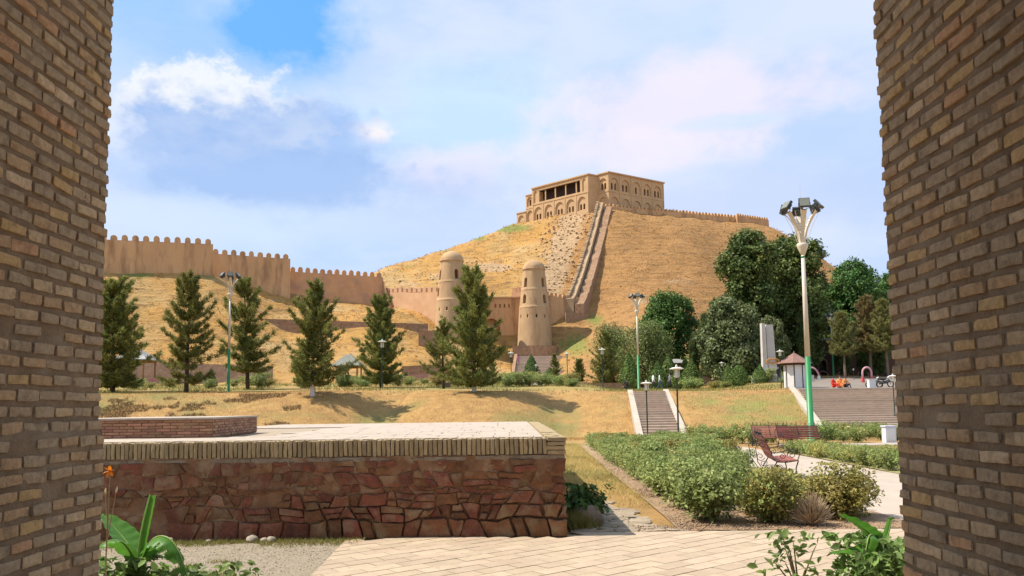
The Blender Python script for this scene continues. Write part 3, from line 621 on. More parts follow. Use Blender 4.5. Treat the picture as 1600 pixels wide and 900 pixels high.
def vault():
    y0, y1 = -3, 4.69; xl, xr = XL + .02, XR - .02; mid = (xl + xr) / 2; w = (xr - xl) / 2; arc = [(mid - w * math.cos(a) * (1 - .06 * math.sin(a)), 5.2 + 2.5 * math.sin(a) ** .9) for a in np.linspace(0.001, math.pi - .001, 25)]  # front edge carried past the right pier to keep sun off it
    b = MB(); b.extrude([(-5.2, 5.2), (-5.2, 9.2), (5.2, 9.2), (5.2, 5.2)] + [(x, z) for x, z in reversed(arc)], (0, y0, 0), (1, 0, 0), (0, 0, 1), (0, 1, 0), y1 - y0)
    tag(b.build('gateway_vault', MT['vault']), 'brick vault spanning between the two gateway piers', 'vault')
vault()

# ------------------------------------------------------------------ foreground paving, gravel, beds
def sheet(name, pts, m, z=.004, kind='structure', sub=None):
    b = MB(); n = len(pts); b.add([(p[0], p[1], (p[2] if len(p) > 2 else 0) + z) for p in pts], [tuple(range(n))]); return tag(b.build(name, m), kind=kind)
def strip(name, left, right, m, z, steps=24):
    """sheet following the ground between two polylines given by depth"""
    ys = np.linspace(left[0][1], left[-1][1], steps + 1); b = MB(); V = []
    li = lambda P, y: float(np.interp(y, [p[1] for p in P], [p[0] for p in P])); k = 6
    for y in ys:
        a, c = li(left, y), li(right, y)
        for i in range(k + 1): x = a + (c - a) * i / k; V.append((x, y, G(x, y) + z + (random.uniform(-.01, .01) if name == 'bed_soil' else 0)))
    b.add(V, [(j * (k + 1) + i, j * (k + 1) + i + 1, (j + 1) * (k + 1) + i + 1, (j + 1) * (k + 1) + i) for j in range(steps) for i in range(k)])
    return tag(b.build(name, m, smooth=True), kind='structure')
A0, A1 = at_z(545, 842, 0), at_z(488, 902, 0)               # left edge of the pavers
FAR0, FAR1 = at_z(880, 835, 0), at_z(1410, 826, 0)
PFY = 9.95
sheet('paving_base', [(A1.x + (A1.x - A0.x) * 3, A1.y + (A1.y - A0.y) * 3), (9, 2), (14, 10.0), (14, 10.4), (A0.x, PFY + .05)], MT['paving_base'], .006)
sheet('gravel_ground', [(-9, -2), (A1.x + (A1.x - A0.x) * 3 + .1, -2), (A1.x + (A1.x - A0.x) * 3 + .1, A1.y + (A1.y - A0.y) * 3), (A0.x + .05, PFY + .04), (-9, PFY + .04)], MT['gravel'], .010)
def pavers():
    root = tag(MB().box((1.5, 7.0, -.03), (1, 1, .04)).build('forecourt_paving', MT['paving_base']), kind='structure')
    th = R(38); u = (math.cos(th), math.sin(th)); v = (-math.sin(th), math.cos(th)); a, b_ = .42, .21; org = (0, 7)
    dn = (A1.x - A0.x, A1.y - A0.y); l = math.hypot(*dn); nl = (dn[1] / l, -dn[0] / l)
    if nl[0] > 0: nl = (-nl[0], -nl[1])
    cntr = 0; rest = MB()
    for j in range(-45, 46):
        for i in range(-30, 31):
            cx, cy = (i + (j % 2) * .5) * a, j * b_; g = .0055
            P = [(cx - a / 2 + g, cy - b_ / 2 + g), (cx + a / 2 - g, cy - b_ / 2 + g), (cx + a / 2 - g, cy + b_ / 2 - g), (cx - a / 2 + g, cy + b_ / 2 - g)]
            P = [(org[0] + p[0] * u[0] + p[1] * v[0], org[1] + p[0] * u[1] + p[1] * v[1]) for p in P]
            P = clip(P, nl[0], nl[1], A0.x * nl[0] + A0.y * nl[1] + .0)
            if len(P) > 2: P = clip(P, 0, 1, PFY - .01 if False else 10.12)
            if len(P) > 2: P = clip(P, 0, -1, -6.6)
            if len(P) > 2: P = clip(P, 1, 0, 6.2)
            if len(P) < 3: continue
            ar = abs(sum(P[q - 1][0] * P[q][1] - P[q][0] * P[q - 1][1] for q in range(len(P)))) / 2
            if ar < .002: continue
            mx, my = sum(p[0] for p in P) / len(P), sum(p[1] for p in P) / len(P)
            if mx < .72 and my > PFY - .06: continue
            h = .028 + random.uniform(-.002, .002); vis = my > 7.0 and abs(mx) < my * .56 and ar > .02 and cntr < 300
            bb = rest if not vis else MB(); bb.extrude(P, (0, 0, 0), (1, 0, 0), (0, 1, 0), (0, 0, 1), h)
            if vis:
                cntr += 1; bb.build('paver', MT['paver'], root, at=(mx, my, 0))
    o = rest.build('pavers', MT['paver'], root); tag(o, kind='stuff')
pavers()

# ------------------------------------------------------------------ stone platform
PXR = at(886, 760, PFY).x; PXL = -7.2; PZ = 1.27; PBK = 20.8
def platform():
    root = thing('stone_platform', 'reddish brown stone platform with a brick-on-edge rim and pale paved top', 'platform', ((PXL + PXR) / 2, 15, 0))
    zt = PZ - .225
    # core
    xs = np.arange(PXL, PXR - .02, .07); zs = np.append(np.arange(0, zt, .05), zt); V = []
    for z in zs:
        for x in xs:
            low = sstep(.62, .30, z) * sstep(-4.6, -1.6, x); rec = .005 + .027 * low - .010 * sstep(.80, 1.0, z)
            V.append((x, PFY + rec + .02 * noise.noise(Vector((x * 3.1, z * 4, 7))) + .008 * noise.noise(Vector((x * 13, z * 13, 2))), z))
    n = len(xs); b = MB().add(V, [(j * n + i, j * n + i + 1, (j + 1) * n + i + 1, (j + 1) * n + i) for j in range(len(zs) - 1) for i in range(n - 1)])
    b.box(((PXL + PXR - .05) / 2, (PFY + .08 + PBK) / 2, zt / 2), (PXR - .05 - PXL, PBK - PFY - .08, zt)); b.build('core', MT['stone_mortar'], root, True)
    for side, W, o, u, n_ in (('f', PXR - PXL, (PXL, PFY, 0), (1, 0, 0), (0, -1, 0)), ('r', PBK - PFY - .3, (PXR - .06, PFY + .12, 0), (0, 1, 0), (1, 0, 0))):
        for p in coursed(W, zt - .045, .225, .155, .017):
            cx = sum(q[0] for q in p) / len(p); cz = sum(q[1] for q in p) / len(p); low = sstep(.62, .25, cz) * (sstep(2.4, 5.4, cx) if side == 'f' else 1)
            if side == 'f' and random.random() < .07 * (1 - low): continue
            stone(p, o, u, (0, 0, 1), n_, .008 + .034 * low * random.uniform(.4, 1.4) + random.choice((-.004, .002, .008, .016)), root, MT['stone'])
    # levelling band of mortar below the bricks
    b = MB(); x = PXL
    while x < PXR - .3:
        w = random.uniform(.25, .8); w = min(w, PXR - .02 - x); b2 = MB().bevbox((x + w / 2, PFY + .035, zt - .032 + random.uniform(-.006, .004)), (w - .006, .085, .06 + random.uniform(-.025, .012)), .010); b.add(b2.v, b2.f); x += w
    b.build('mortar_band', MT['bandm'], root, True)
    # bricks on edge along the front rim
    SB = [worn_brick(.052, .24, .215, .006, 40 + i, 2, .12) for i in range(6)]
    for me in SB: me.materials.append(MT['soldier'])
    x = PXL + .6
    while x < PXR - .27:
        w = random.uniform(.048, .060); o = link('edge_brick', random.choice(SB), root); o.location = Vector((x + w / 2, PFY + .10 + random.uniform(-.008, .006), zt + .1105)) - root.location
        o.rotation_euler = (random.gauss(0, .012), random.gauss(0, .02), random.choice((0, math.pi)) + random.gauss(0, .02)); o.scale = (w / .054, 1, random.uniform(.90, 1.03)); x += w + random.uniform(.002, .010)
    MB().box(((PXL + PXR - .27) / 2, PFY + .115, zt + .104), (PXR - .27 - PXL, .19, .206)).build('bedding_mortar', MT['bandm'], root)
    FB = [worn_brick(.24, .24, .05, .006, 60 + i, 2, .3) for i in range(3)]
    for me in FB: me.materials.append(MT['soldier'])
    yy = PFY + .10
    while yy < PBK - .3:
        for k in range(4):
            o = link('edge_brick', random.choice(FB), root); o.location = Vector((PXR - .13 + random.uniform(-.008, .008), yy, zt + .027 + k * .0555)) - root.location; o.rotation_euler = (0, 0, random.choice((0, 1, 2, 3)) * math.pi / 2 + random.gauss(0, .03)); o.scale = (1, 1, 1.02)
        yy += .255 if yy < PFY + 1.8 else 40
    b = MB().box((PXR - .13, (yy - 40 + PBK) / 2 + .1, zt + .11), (.25, PBK - yy + 40 - .1, .222)); b.build('rim', MT['soldier'], root)
    # paved top: slabs as far as they can be told apart
    tp = MB().box(((PXL + PXR - .26) / 2, (PFY + .21 + PBK) / 2, zt + .100), (PXR - .26 - PXL, PBK - PFY - .21, .2)).build('top_bed', MT['paving_base'], root)
    y = PFY + .215
    while y < PBK - .2:
        d = .5 if y < 14 else .8; x = -6.4
        while x < PXR - .32:
            w = random.uniform(.45, .6) * (1 if y < 14 else 1.6); w = min(w, PXR - .29 - x)
            if not (x < -4.1 and 11.2 < y < 17): 
                MB().bevbox((x + w / 2, y + d / 2, zt + .205), (w - .012, d - .012, .03 + random.uniform(0, .006)), .006).build('slab', MT['topslab'], root, at=(x + w / 2, y + d / 2, zt + .205))
            x += w
        y += d
MT['bandm'] = mat('mortar_band', (.33, .265, .19), (.22, .16, .11), 7, .95, bump=.9, bscale=25, bdist=.03)
platform()
def planter():
    x1 = at(332, 670, 11.4).x; x2 = at(401, 665, 14.4).x; root = thing('brick_planter_block', 'low raised red brick block with a pale flat top on the stone platform', 'brick block', (x1 - 1.2, 12.8, PZ))
    z0 = PZ + .002; h = .285; quad = [(-7.0, 11.45), (x1, 11.4), (x2, 14.4), (-7.0, 14.45)]
    b = MB(); b.extrude(quad, (0, 0, z0 - .02), (1, 0, 0), (0, 1, 0), (0, 0, 1), h); b.build('core', MT['stone_mortar'], root)
    cap = MB(); cap.extrude([(-7.0, 11.41), (x1 + .03, 11.36), (x2 + .03, 14.43), (-7.0, 14.5)], (0, 0, z0 + h - .02), (1, 0, 0), (0, 1, 0), (0, 0, 1), .028); cap.build('top_slab', MT['topslab'], root)
    B = [worn_brick(.21, .06, .037, .003, 80 + i, 1, .3) for i in range(4)]
    for me in B: me.materials.append(MT['redbrick'])
    for (p, q) in ((quad[0], quad[1]), (quad[1], quad[2])):
        d = Vector((q[0] - p[0], q[1] - p[1], 0)); Ln = d.length; d.normalize(); nrm = Vector((d.y, -d.x, 0)); rz = math.atan2(d.y, d.x)
        for r in range(6):
            s = .1 if r % 2 else .0
            while s < Ln - .02:
                w = min(.21, Ln - s); o = link('brick', random.choice(B), root); c = Vector((p[0], p[1], 0)) + d * (s + w / 2) + nrm * (random.uniform(-.022, -.014)); o.location = Vector((c.x, c.y, z0 + .024 + r * .0435)) - root.location; o.rotation_euler = (0, 0, rz + random.gauss(0, .01)); o.scale = (w / .216, 1, 1); s += .216
planter()

# ------------------------------------------------------------------ fortress walls
def arch_poly(w, h, pointed=0.0, n=8):
    """door-shaped outline, base centre at origin"""
    r = w / 2; sp = h - r * (1 + pointed); P = [(-r, 0), (r, 0)]
    for i in range(n + 1):
        a = math.pi * i / n; P.append((r * math.cos(a), sp + r * (1 + pointed) * (math.sin(a) ** (.85 if pointed else 1))))
    return P
MER = {}
def merlon_mesh(w, h, t, m):
    k = (w, h, t, m.name)
    if k not in MER:
        b = MB(); b.extrude(arch_poly(w, h, 0, 8), (0, t / 2, 0), (1, 0, 0), (0, 0, 1), (0, -1, 0), t); me = b.mesh('merlon'); me.materials.append(m); MER[k] = me
    return MER[k]
def fort_wall(name, label, A, B, depth, m, sp, mw, mh, t=1.2, batter=.06, first=.5, group=None, mer=True, streak=None):
    """A,B = shoulder points (world) of the front top edge; wall goes down by depth"""
    A, B = Vector(A), Vector(B); d = B - A; L = math.hypot(d.x, d.y); u = Vector((d.x / L, d.y / L, 0)); n = Vector((u.y, -u.x, 0)); root = thing(name, label, 'fortress wall', tuple((A + B) / 2 - Vector((0, 0, depth))), group)
    V = []; ns = max(2, int(L / 1.5)); nv = 7; b = MB()
    for j in range(nv + 1):
        for i in range(ns + 1):
            p = A + d * (i / ns); f = j / nv; o = n * (depth * f * batter + .10 * noise.noise(Vector((p.x * .4, p.y * .4, p.z - depth * f)) * 1.0)); V.append(p + o - Vector((0, 0, depth * f)))
    b.add(V, [(j * (ns + 1) + i, (j + 1) * (ns + 1) + i, (j + 1) * (ns + 1) + i + 1, j * (ns + 1) + i + 1) for j in range(nv) for i in range(ns)])
    k = ns + 1; Bk = [p - n * t for p in (A, B)]; z = Vector((0, 0, depth)); lowA, lowB = V[nv * k], V[nv * k + ns]
    b.add([A, B, Bk[1], Bk[0]], [(0, 1, 2, 3)]); b.add([Bk[0], Bk[1], Bk[1] - z, Bk[0] - z], [(0, 1, 2, 3)])
    b.add([A, Bk[0], Bk[0] - z, lowA], [(0, 1, 2, 3)]); b.add([B, lowB, Bk[1] - z, Bk[1]], [(0, 1, 2, 3)])
    b.build('wall', m, root)
    if mer:
        me = merlon_mesh(mw, mh, .55, m); cnt = int(L / sp); rz = math.atan2(u.y, u.x)
        for i in range(cnt + 1):
            s = (i + first) * L / (cnt + 1); p = A + d * (s / L) - n * .45; o = link('merlon', me, root); o.location = p - root.location - Vector((0, 0, .08)); o.rotation_euler = (random.gauss(0, .01), random.gauss(0, .015), rz); o.scale = (random.uniform(.9, 1.08), 1, random.uniform(.86, 1.08))
    return root
g = 'crenellated ramparts on the hill'
fort_wall('rampart_wall', 'highest long mud wall with rounded merlons standing on the grassy slope beside the brick pier', at(90, 371, 131) + (at(90, 371, 131) - at(333, 381.5, 140)), at(333, 381.5, 140), 12, MT['mud'], 1.78, 1.05, 1.15, group=g)
fort_wall('rampart_wall', 'middle mud wall section, one step lower, with rounded merlons behind the floodlight mast', at(330, 396, 145), at(453.5, 404.5, 152), 13, MT['mud'], 1.66, 1.0, 1.08, group=g)
fort_wall('rampart_wall', 'lowest mud wall section with rounded merlons running towards the pink wall', at(452, 424, 154), at(598, 433, 163), 12, MT['mudred'] if 'mudred' in MT else MT['mud'], 1.60, 1.0, 1.1, group=g)
# buttressed end that turns to the gate
fort_wall('rampart_wall', 'smooth sunlit pinkish wall beside the left gate tower', at(599, 457, 164), at(690, 456, 149), 9, MT['mudlight'], 1.75, 1.15, 1.15, batter=.04, group=g)
b = MB(); a0 = at(597, 432, 163.4); a1 = at(613, 500, 158); a2 = at(597, 500, 163.4); t_ = Vector((-.9, -.2, 0))
b.add([a0, a2, a1, a0 + Vector((-.2, 1.6, 0)), a2 + Vector((-.2, 1.6, 0)), a1 + Vector((.6, 2.4, 0))], [(0, 1, 2), (5, 4, 3), (0, 2, 5, 3), (0, 3, 4, 1), (1, 4, 5, 2)]); tag(b.build('wall_buttress', MT['mudlight']), 'sloping plaster buttress at the corner where the ramparts meet', 'buttress')
fort_wall('rampart_wall', 'short wall with small sunlit merlons running from the right gate tower to the stair wall', at(852, 462, 151), at(906, 470, 153), 9, MT['mud'], .95, .62, .95, batter=.05, group=g)
fort_wall('rampart_wall', 'tiny merloned wall end peeping out between the two gate towers', at(800, 456, 153), at(818, 455, 152), 6, MT['mudlight'], 1.0, .75, 1.1, group=g)
fort_wall('rampart_wall', 'long low crenellated wall along the crest under the palace', at(941, 321, 182.2), at(1151, 340, 198.5), 4, MT['mud'], 1.02, .62, .80, t=.8, batter=.02, group=g)
fort_wall('rampart_wall', 'small bastion wall with sharp merlons at the far end of the crest', at(1152, 336.5, 197.5), at(1201, 344, 201), 4.5, MT['mud'], .82, .46, .75, t=.8, batter=.02, group=g)
for lab, p, q, dep, m in (('long dark rubble retaining wall crossing the slope below the ramparts', at(412, 498, 135.6), at(668, 506, 134), 4.6, 'hillwall'),
                          ('rubble retaining wall corner beside the foot of the left gate tower', at(654, 518, 130.5), at(700, 514, 130.5), 5, 'hillwall'),
                          ('dark stone footing under the middle rampart', at(414, 449, 149.5), at(478, 463, 154.5), 5, 'hillwall'),
                          ('low stone wall at the foot of the stair wall', at(884, 488, 150.5), at(920, 489, 151.5), 3, 'hillwall'),
                          ('thin dark wall edge above the pink rubble wall', at(628, 572, 108), at(702, 569, 108), 2.2, 'hillwall'),
                          ('pink rubble wall behind the pines', at(622, 586, 103), at(702, 583, 103), 3.2, 'pinkrubble'),
                          ('rough brown stone wall behind the timber gazebo', at(150, 562, 108.5), at(425, 573, 108.5), 4, 'lowwall'),
                          ('low pale rubble garden wall beside the slanted ramp', at(838, 600, 87), at(918, 598.5, 87), 1.6, 'lowwall'),
                          ('low brown rubble garden wall ending at the stair head', at(918, 598.5, 87.3), at(1000, 598, 88.5), 1.6, 'hillwall'),
                          ('stub of pinkish wall left of the slanted ramp', at(788, 592, 86), at(808, 592, 86), 1.8, 'pinkrubble'),
                          ('low stone kerb wall behind the clipped conifers', at(1085, 588, 101), at(1200, 590, 99), 1.5, 'lowwall')):
    fort_wall('retaining_wall', lab, p, q, dep, MT[m], 1, 1, 1, t=.5, batter=.03, mer=False)

# ------------------------------------------------------------------ gate towers
def tower(name, label, c, rot, s=1.0):
    root = thing(name, label, 'tower', tuple(c), 'gate towers')
    prof = [(.02, -5), (3.5, -5), (3.42, 0), (3.3, 2.2), (2.98, 7.9), (3.0, 7.98), (2.98, 8.10), (2.92, 8.16), (2.56, 11.4), (2.58, 11.46), (2.56, 11.54), (2.52, 11.6), (2.14, 15.3), (2.2, 15.36), (2.22, 15.65), (2.12, 16.15), (1.85, 16.65), (1.4, 17.1), (.8, 17.42), (.3, 17.55), (.02, 17.58)]
    pr = [prof[0]]
    for (r0, z0), (r1, z1) in zip(prof, prof[1:]):
        k = max(1, int(abs(z1 - z0) / .34)); pr += [(r0 + (r1 - r0) * i / k, z0 + (z1 - z0) * i / k) for i in range(1, k + 1)]
    b = MB().lathe([(r * s, z * s) for r, z in pr], 72); o = b.build('shaft', MT['towermud'], root, True, world=False)
    cut(o, MB().lathe([(.02, 8.5 * s), (2.3 * s, 8.5 * s), (1.75 * s, 15 * s), (.02, 15 * s)], 32))
    w = MB()
    def win(a, z, wd, h, r0, r1):
        a += rot; d = Vector((math.sin(a), -math.cos(a), 0)); u = Vector((math.cos(a), math.sin(a), 0)); w.extrude([(x * s, y * s) for x, y in arch_poly(wd, h, .25)], d * r0 * s + Vector((0, 0, z * s)), u, (0, 0, 1), d, (r1 - r0) * s)
    for k in range(4): win(R(-45 + 90 * k), 11.9, .74, 1.85, 1.0, 3.4); win(R(-45 + 90 * k), 8.7, .8, 1.7, 1.2, 3.6)
    for k in range(11): win(R(-27 + 32.7 * k), 5.9, .30, .62, 2.6, 4.2)
    cut(o, w)
    me = o.data
    for k in range(11):
        a = R(-27 + 32.7 * k) + rot; d = Vector((math.sin(a), -math.cos(a), 0)); u = Vector((math.cos(a), math.sin(a), 0)); q = MB(); q.extrude([(x * s, y * s) for x, y in arch_poly(.34, .66, .2)], d * 2.62 * s + Vector((0, 0, 5.88 * s)), u, (0, 0, 1), d, .08); q.build('slit_shade_plate', MT['dark'], root, world=False)  # dark plate at the niche back paints the shade inside the slit
    b = MB().lathe([(2.205 * s, 15.45 * s), (2.26 * s, 15.48 * s), (2.27 * s, 15.60 * s), (2.215 * s, 15.64 * s)], 56, close=True); b.build('cornice', MT['towermud'], root, True, world=False)
    return root
tl = at(707, 537, 146); tr_ = at(836, 546, 148)
tower('gate_tower', 'taller round tapering mud tower with a domed cap, adjoining the smooth pinkish wall', tl, R(-20), 1.02)
tower('gate_tower', 'round tapering mud tower with domed cap and paired arched windows, above the stone footing', tr_, 0, 1.0)
def gatehouse():
    A = at(722, 466, 150); B = at(822, 467, 151); root = thing('gate_wall', 'recessed mud brick gate wall between the two round towers', 'gate wall', tuple((A + B) / 2 - Vector((0, 0, 10))))
    d = B - A; L = math.hypot(d.x, d.y); u = Vector((d.x / L, d.y / L, 0)); n = Vector((u.y, -u.x, 0)); b = MB(); b.extrude([(0, 0), (L, 0), (L, 14), (0, 14)], A - Vector((0, 0, 14)), u, (0, 0, 1), n, -2.6)
    o = b.build('wall', MT['mud'], root); c = MB(); oo = A - Vector((0, 0, 14)) - root.location
    c.extrude([(x + L * .45, y + 3) for x, y in arch_poly(3.6, 7.0, .4)], oo, u, (0, 0, 1), n, .3); c.v = [tuple(Vector(v) - n * 1.4 * (1 if i < 11 else 0)) for i, v in enumerate(c.v)]
    for k in range(4): c.extrude([(x + L * (.52 + .07 * k), y + 12.1) for x, y in arch_poly(.3, .75, .2)], oo - n * .5, u, (0, 0, 1), n, 1.0)
    cut(o, c)
    b = MB(); b.extrude([(0, 0), (L, 0), (L, .3), (0, .3)], A - Vector((0, 0, .02)), u, (0, 0, 1), n, .2); b.build('coping', MT['mudlight'], root)
    b = MB(); b.extrude([(0, 0), (L * .34, 0), (L * .34, 2.6), (0, 2.6)], A + u * L * .05 + n * .1 - Vector((0, 0, 1.0)), u, (0, 0, 1), n, 1.2); b.build('parapet_box', MT['mud'], root)
gatehouse()
b = MB(); c0 = at(838, 540, 143.5); b.lathe([(4.3, -3.0), (4.3, 0), (.1, 0)], 40, (c0.x, c0.y + 3.6, c0.z)); b.box((c0.x - 1.2, c0.y + 1.5, c0.z - 1.5), (6.5, 4, 2.9)); tag(b.build('tower_footing', MT['hillwall']), 'purplish rubble footing at the base of the round tower', 'stone footing')
def gate_stairs():
    root = thing('gate_stairs', 'broad brown stone stairway climbing to the gate towers', 'stairs', tuple(gp(850, 120))); n = 26
    for i in range(n):
        f = i / (n - 1); D = 114 + f * 27; z0 = at(850, 600, 114).z; z1 = at(850, 556, 141).z; z = z0 + (z1 - z0) * f; xa = at(798 + 6 * f, 580, D).x; xb = at(906 - 14 * f, 580, D).x
        MB().box(((xa + xb) / 2, D + .8, z - 1.2), (xb - xa, 1.55, 2.4)).build('step', MT['step'], root)
    for px, f0 in ((796, .0), (909, .0)):
        p = at(px, 598, 114.0); q = at(px + (8 if px < 850 else -16), 553, 141.5); b = MB(); b.add([p, q, q + Vector((.5, 0, 0)), p + Vector((.5, 0, 0)), p - Vector((0, 0, 4)), q - Vector((0, 0, 4)), q + Vector((.5, 0, -4)), p + Vector((.5, 0, -4))], [(0, 3, 2, 1), (0, 1, 5, 4), (2, 3, 7, 6), (0, 4, 7, 3), (1, 2, 6, 5)]); b.build('side_wall', MT['hillwall'], root)
gate_stairs()

# ------------------------------------------------------------------ stair wall climbing the hill
def ridge_wall():
    root = thing('climbing_wall', 'pale stepped wall climbing the hillside from the gate to the palace corner', 'fortress wall', tuple(at(893, 470, 152.5)))
    pts = []; n = 30
    for i in range(n + 1):
        f = i / n; D = 152 + (182.5 - 152) * f; px = 889 + (937 - 889) * f ** .82; py = 470 + (319 - 470) * f; pts.append(at(px, py, D))
    def sweep(off0, w, up, dn, name, m):
        b = MB(); V = []
        for i, p in enumerate(pts):
            q = Vector((p.x, p.y, p.z)); jitter = .45 * noise.noise(Vector((i * .9, off0, 2)))
            for dx, dz in ((off0, -dn), (off0 + .15, up + jitter), (off0 + w - .15, up + jitter), (off0 + w, -dn)): V.append(q + Vector((dx, dx * -.25, dz)))
        b.add(V, [(i * 4 + k, i * 4 + k + 1, (i + 1) * 4 + k + 1, (i + 1) * 4 + k) for i in range(len(pts) - 1) for k in range(3)]); b.add(V[:4], [(0, 1, 2, 3)]); b.add(V[-4:], [(3, 2, 1, 0)])
        b.build(name, m, root)
    sweep(-.9, 1.9, .4, 4.5, 'wall', MT['ridgemud']); sweep(1.0, 2.0, -.7, 4.5, 'shade_strip', MT['hillwall'])  # second sweep: darker rubble strip painted in for the wall's shadow side
    me = merlon_mesh(.75, .85, .6, MT['ridgemud'])
    for i in range(1, 58):
        f = i / 58; k = f * (len(pts) - 1); a = int(k); p = pts[a].lerp(pts[min(a + 1, len(pts) - 1)], k - a); o = link('merlon', me, root); o.location = p + Vector((-.35, .1, .36)) - root.location; o.rotation_euler = (0, 0, R(80)); o.scale = (.9, 1, random.uniform(.6, 1.0))
MT['ridgemud'] = mat('climbing_wall_plaster', (.46, .315, .18), (.35, .23, .13), .8, .95, bump=.7, bscale=3, bdist=.12)
ridge_wall()
def scree():
    ids = np.where((HPX > 780) & (HPX < 925) & (HPY > 322) & (HPY < 470) & (np.abs(HPX - (893 + (462 - HPY) * .33 - 40)) < 36) & (HV[:, 1] > 152))[0]
    V = []; Fc = []
    dark = np.where((np.hypot((HPX - 775) / 55, (HPY - 416) / 9) < 1) & (HV[:, 1] > 160) | (np.hypot((HPX - 655) / 45, (HPY - 436) / 9) < 1) & (HV[:, 1] > 160))[0]
    for k in range(1500):
        p = HV[random.choice(ids)] if k < 1300 or len(dark) == 0 else HV[random.choice(dark)]; r = random.uniform(.12, .42) * random.uniform(.5, 1.2); c = np.array([p[0] + random.uniform(-.6, .6), p[1] + random.uniform(-.5, .5), p[2] + r * .2]); n = len(V)
        for d in ((1, 0, 0), (-1, 0, 0), (0, 1, 0), (0, -1, 0), (0, 0, 1), (0, 0, -1)): V.append(c + np.array(d) * r * rng.uniform(.6, 1.2, 3))
        Fc += [(n + a, n + b_, n + c_) for a, b_, c_ in ((0, 2, 4), (2, 1, 4), (1, 3, 4), (3, 0, 4), (2, 0, 5), (1, 2, 5), (3, 1, 5), (0, 3, 5))]
    tag(link('scree', mesh_np('scree', V, Fc, MT['screerock'])), 'pale rubble scree spilling down beside the climbing wall', 'rubble', kind='stuff')
MT['screerock'] = mat('scree_rock', (.50, .345, .19), (.38, .25, .135), 1.5, .95)
scree()

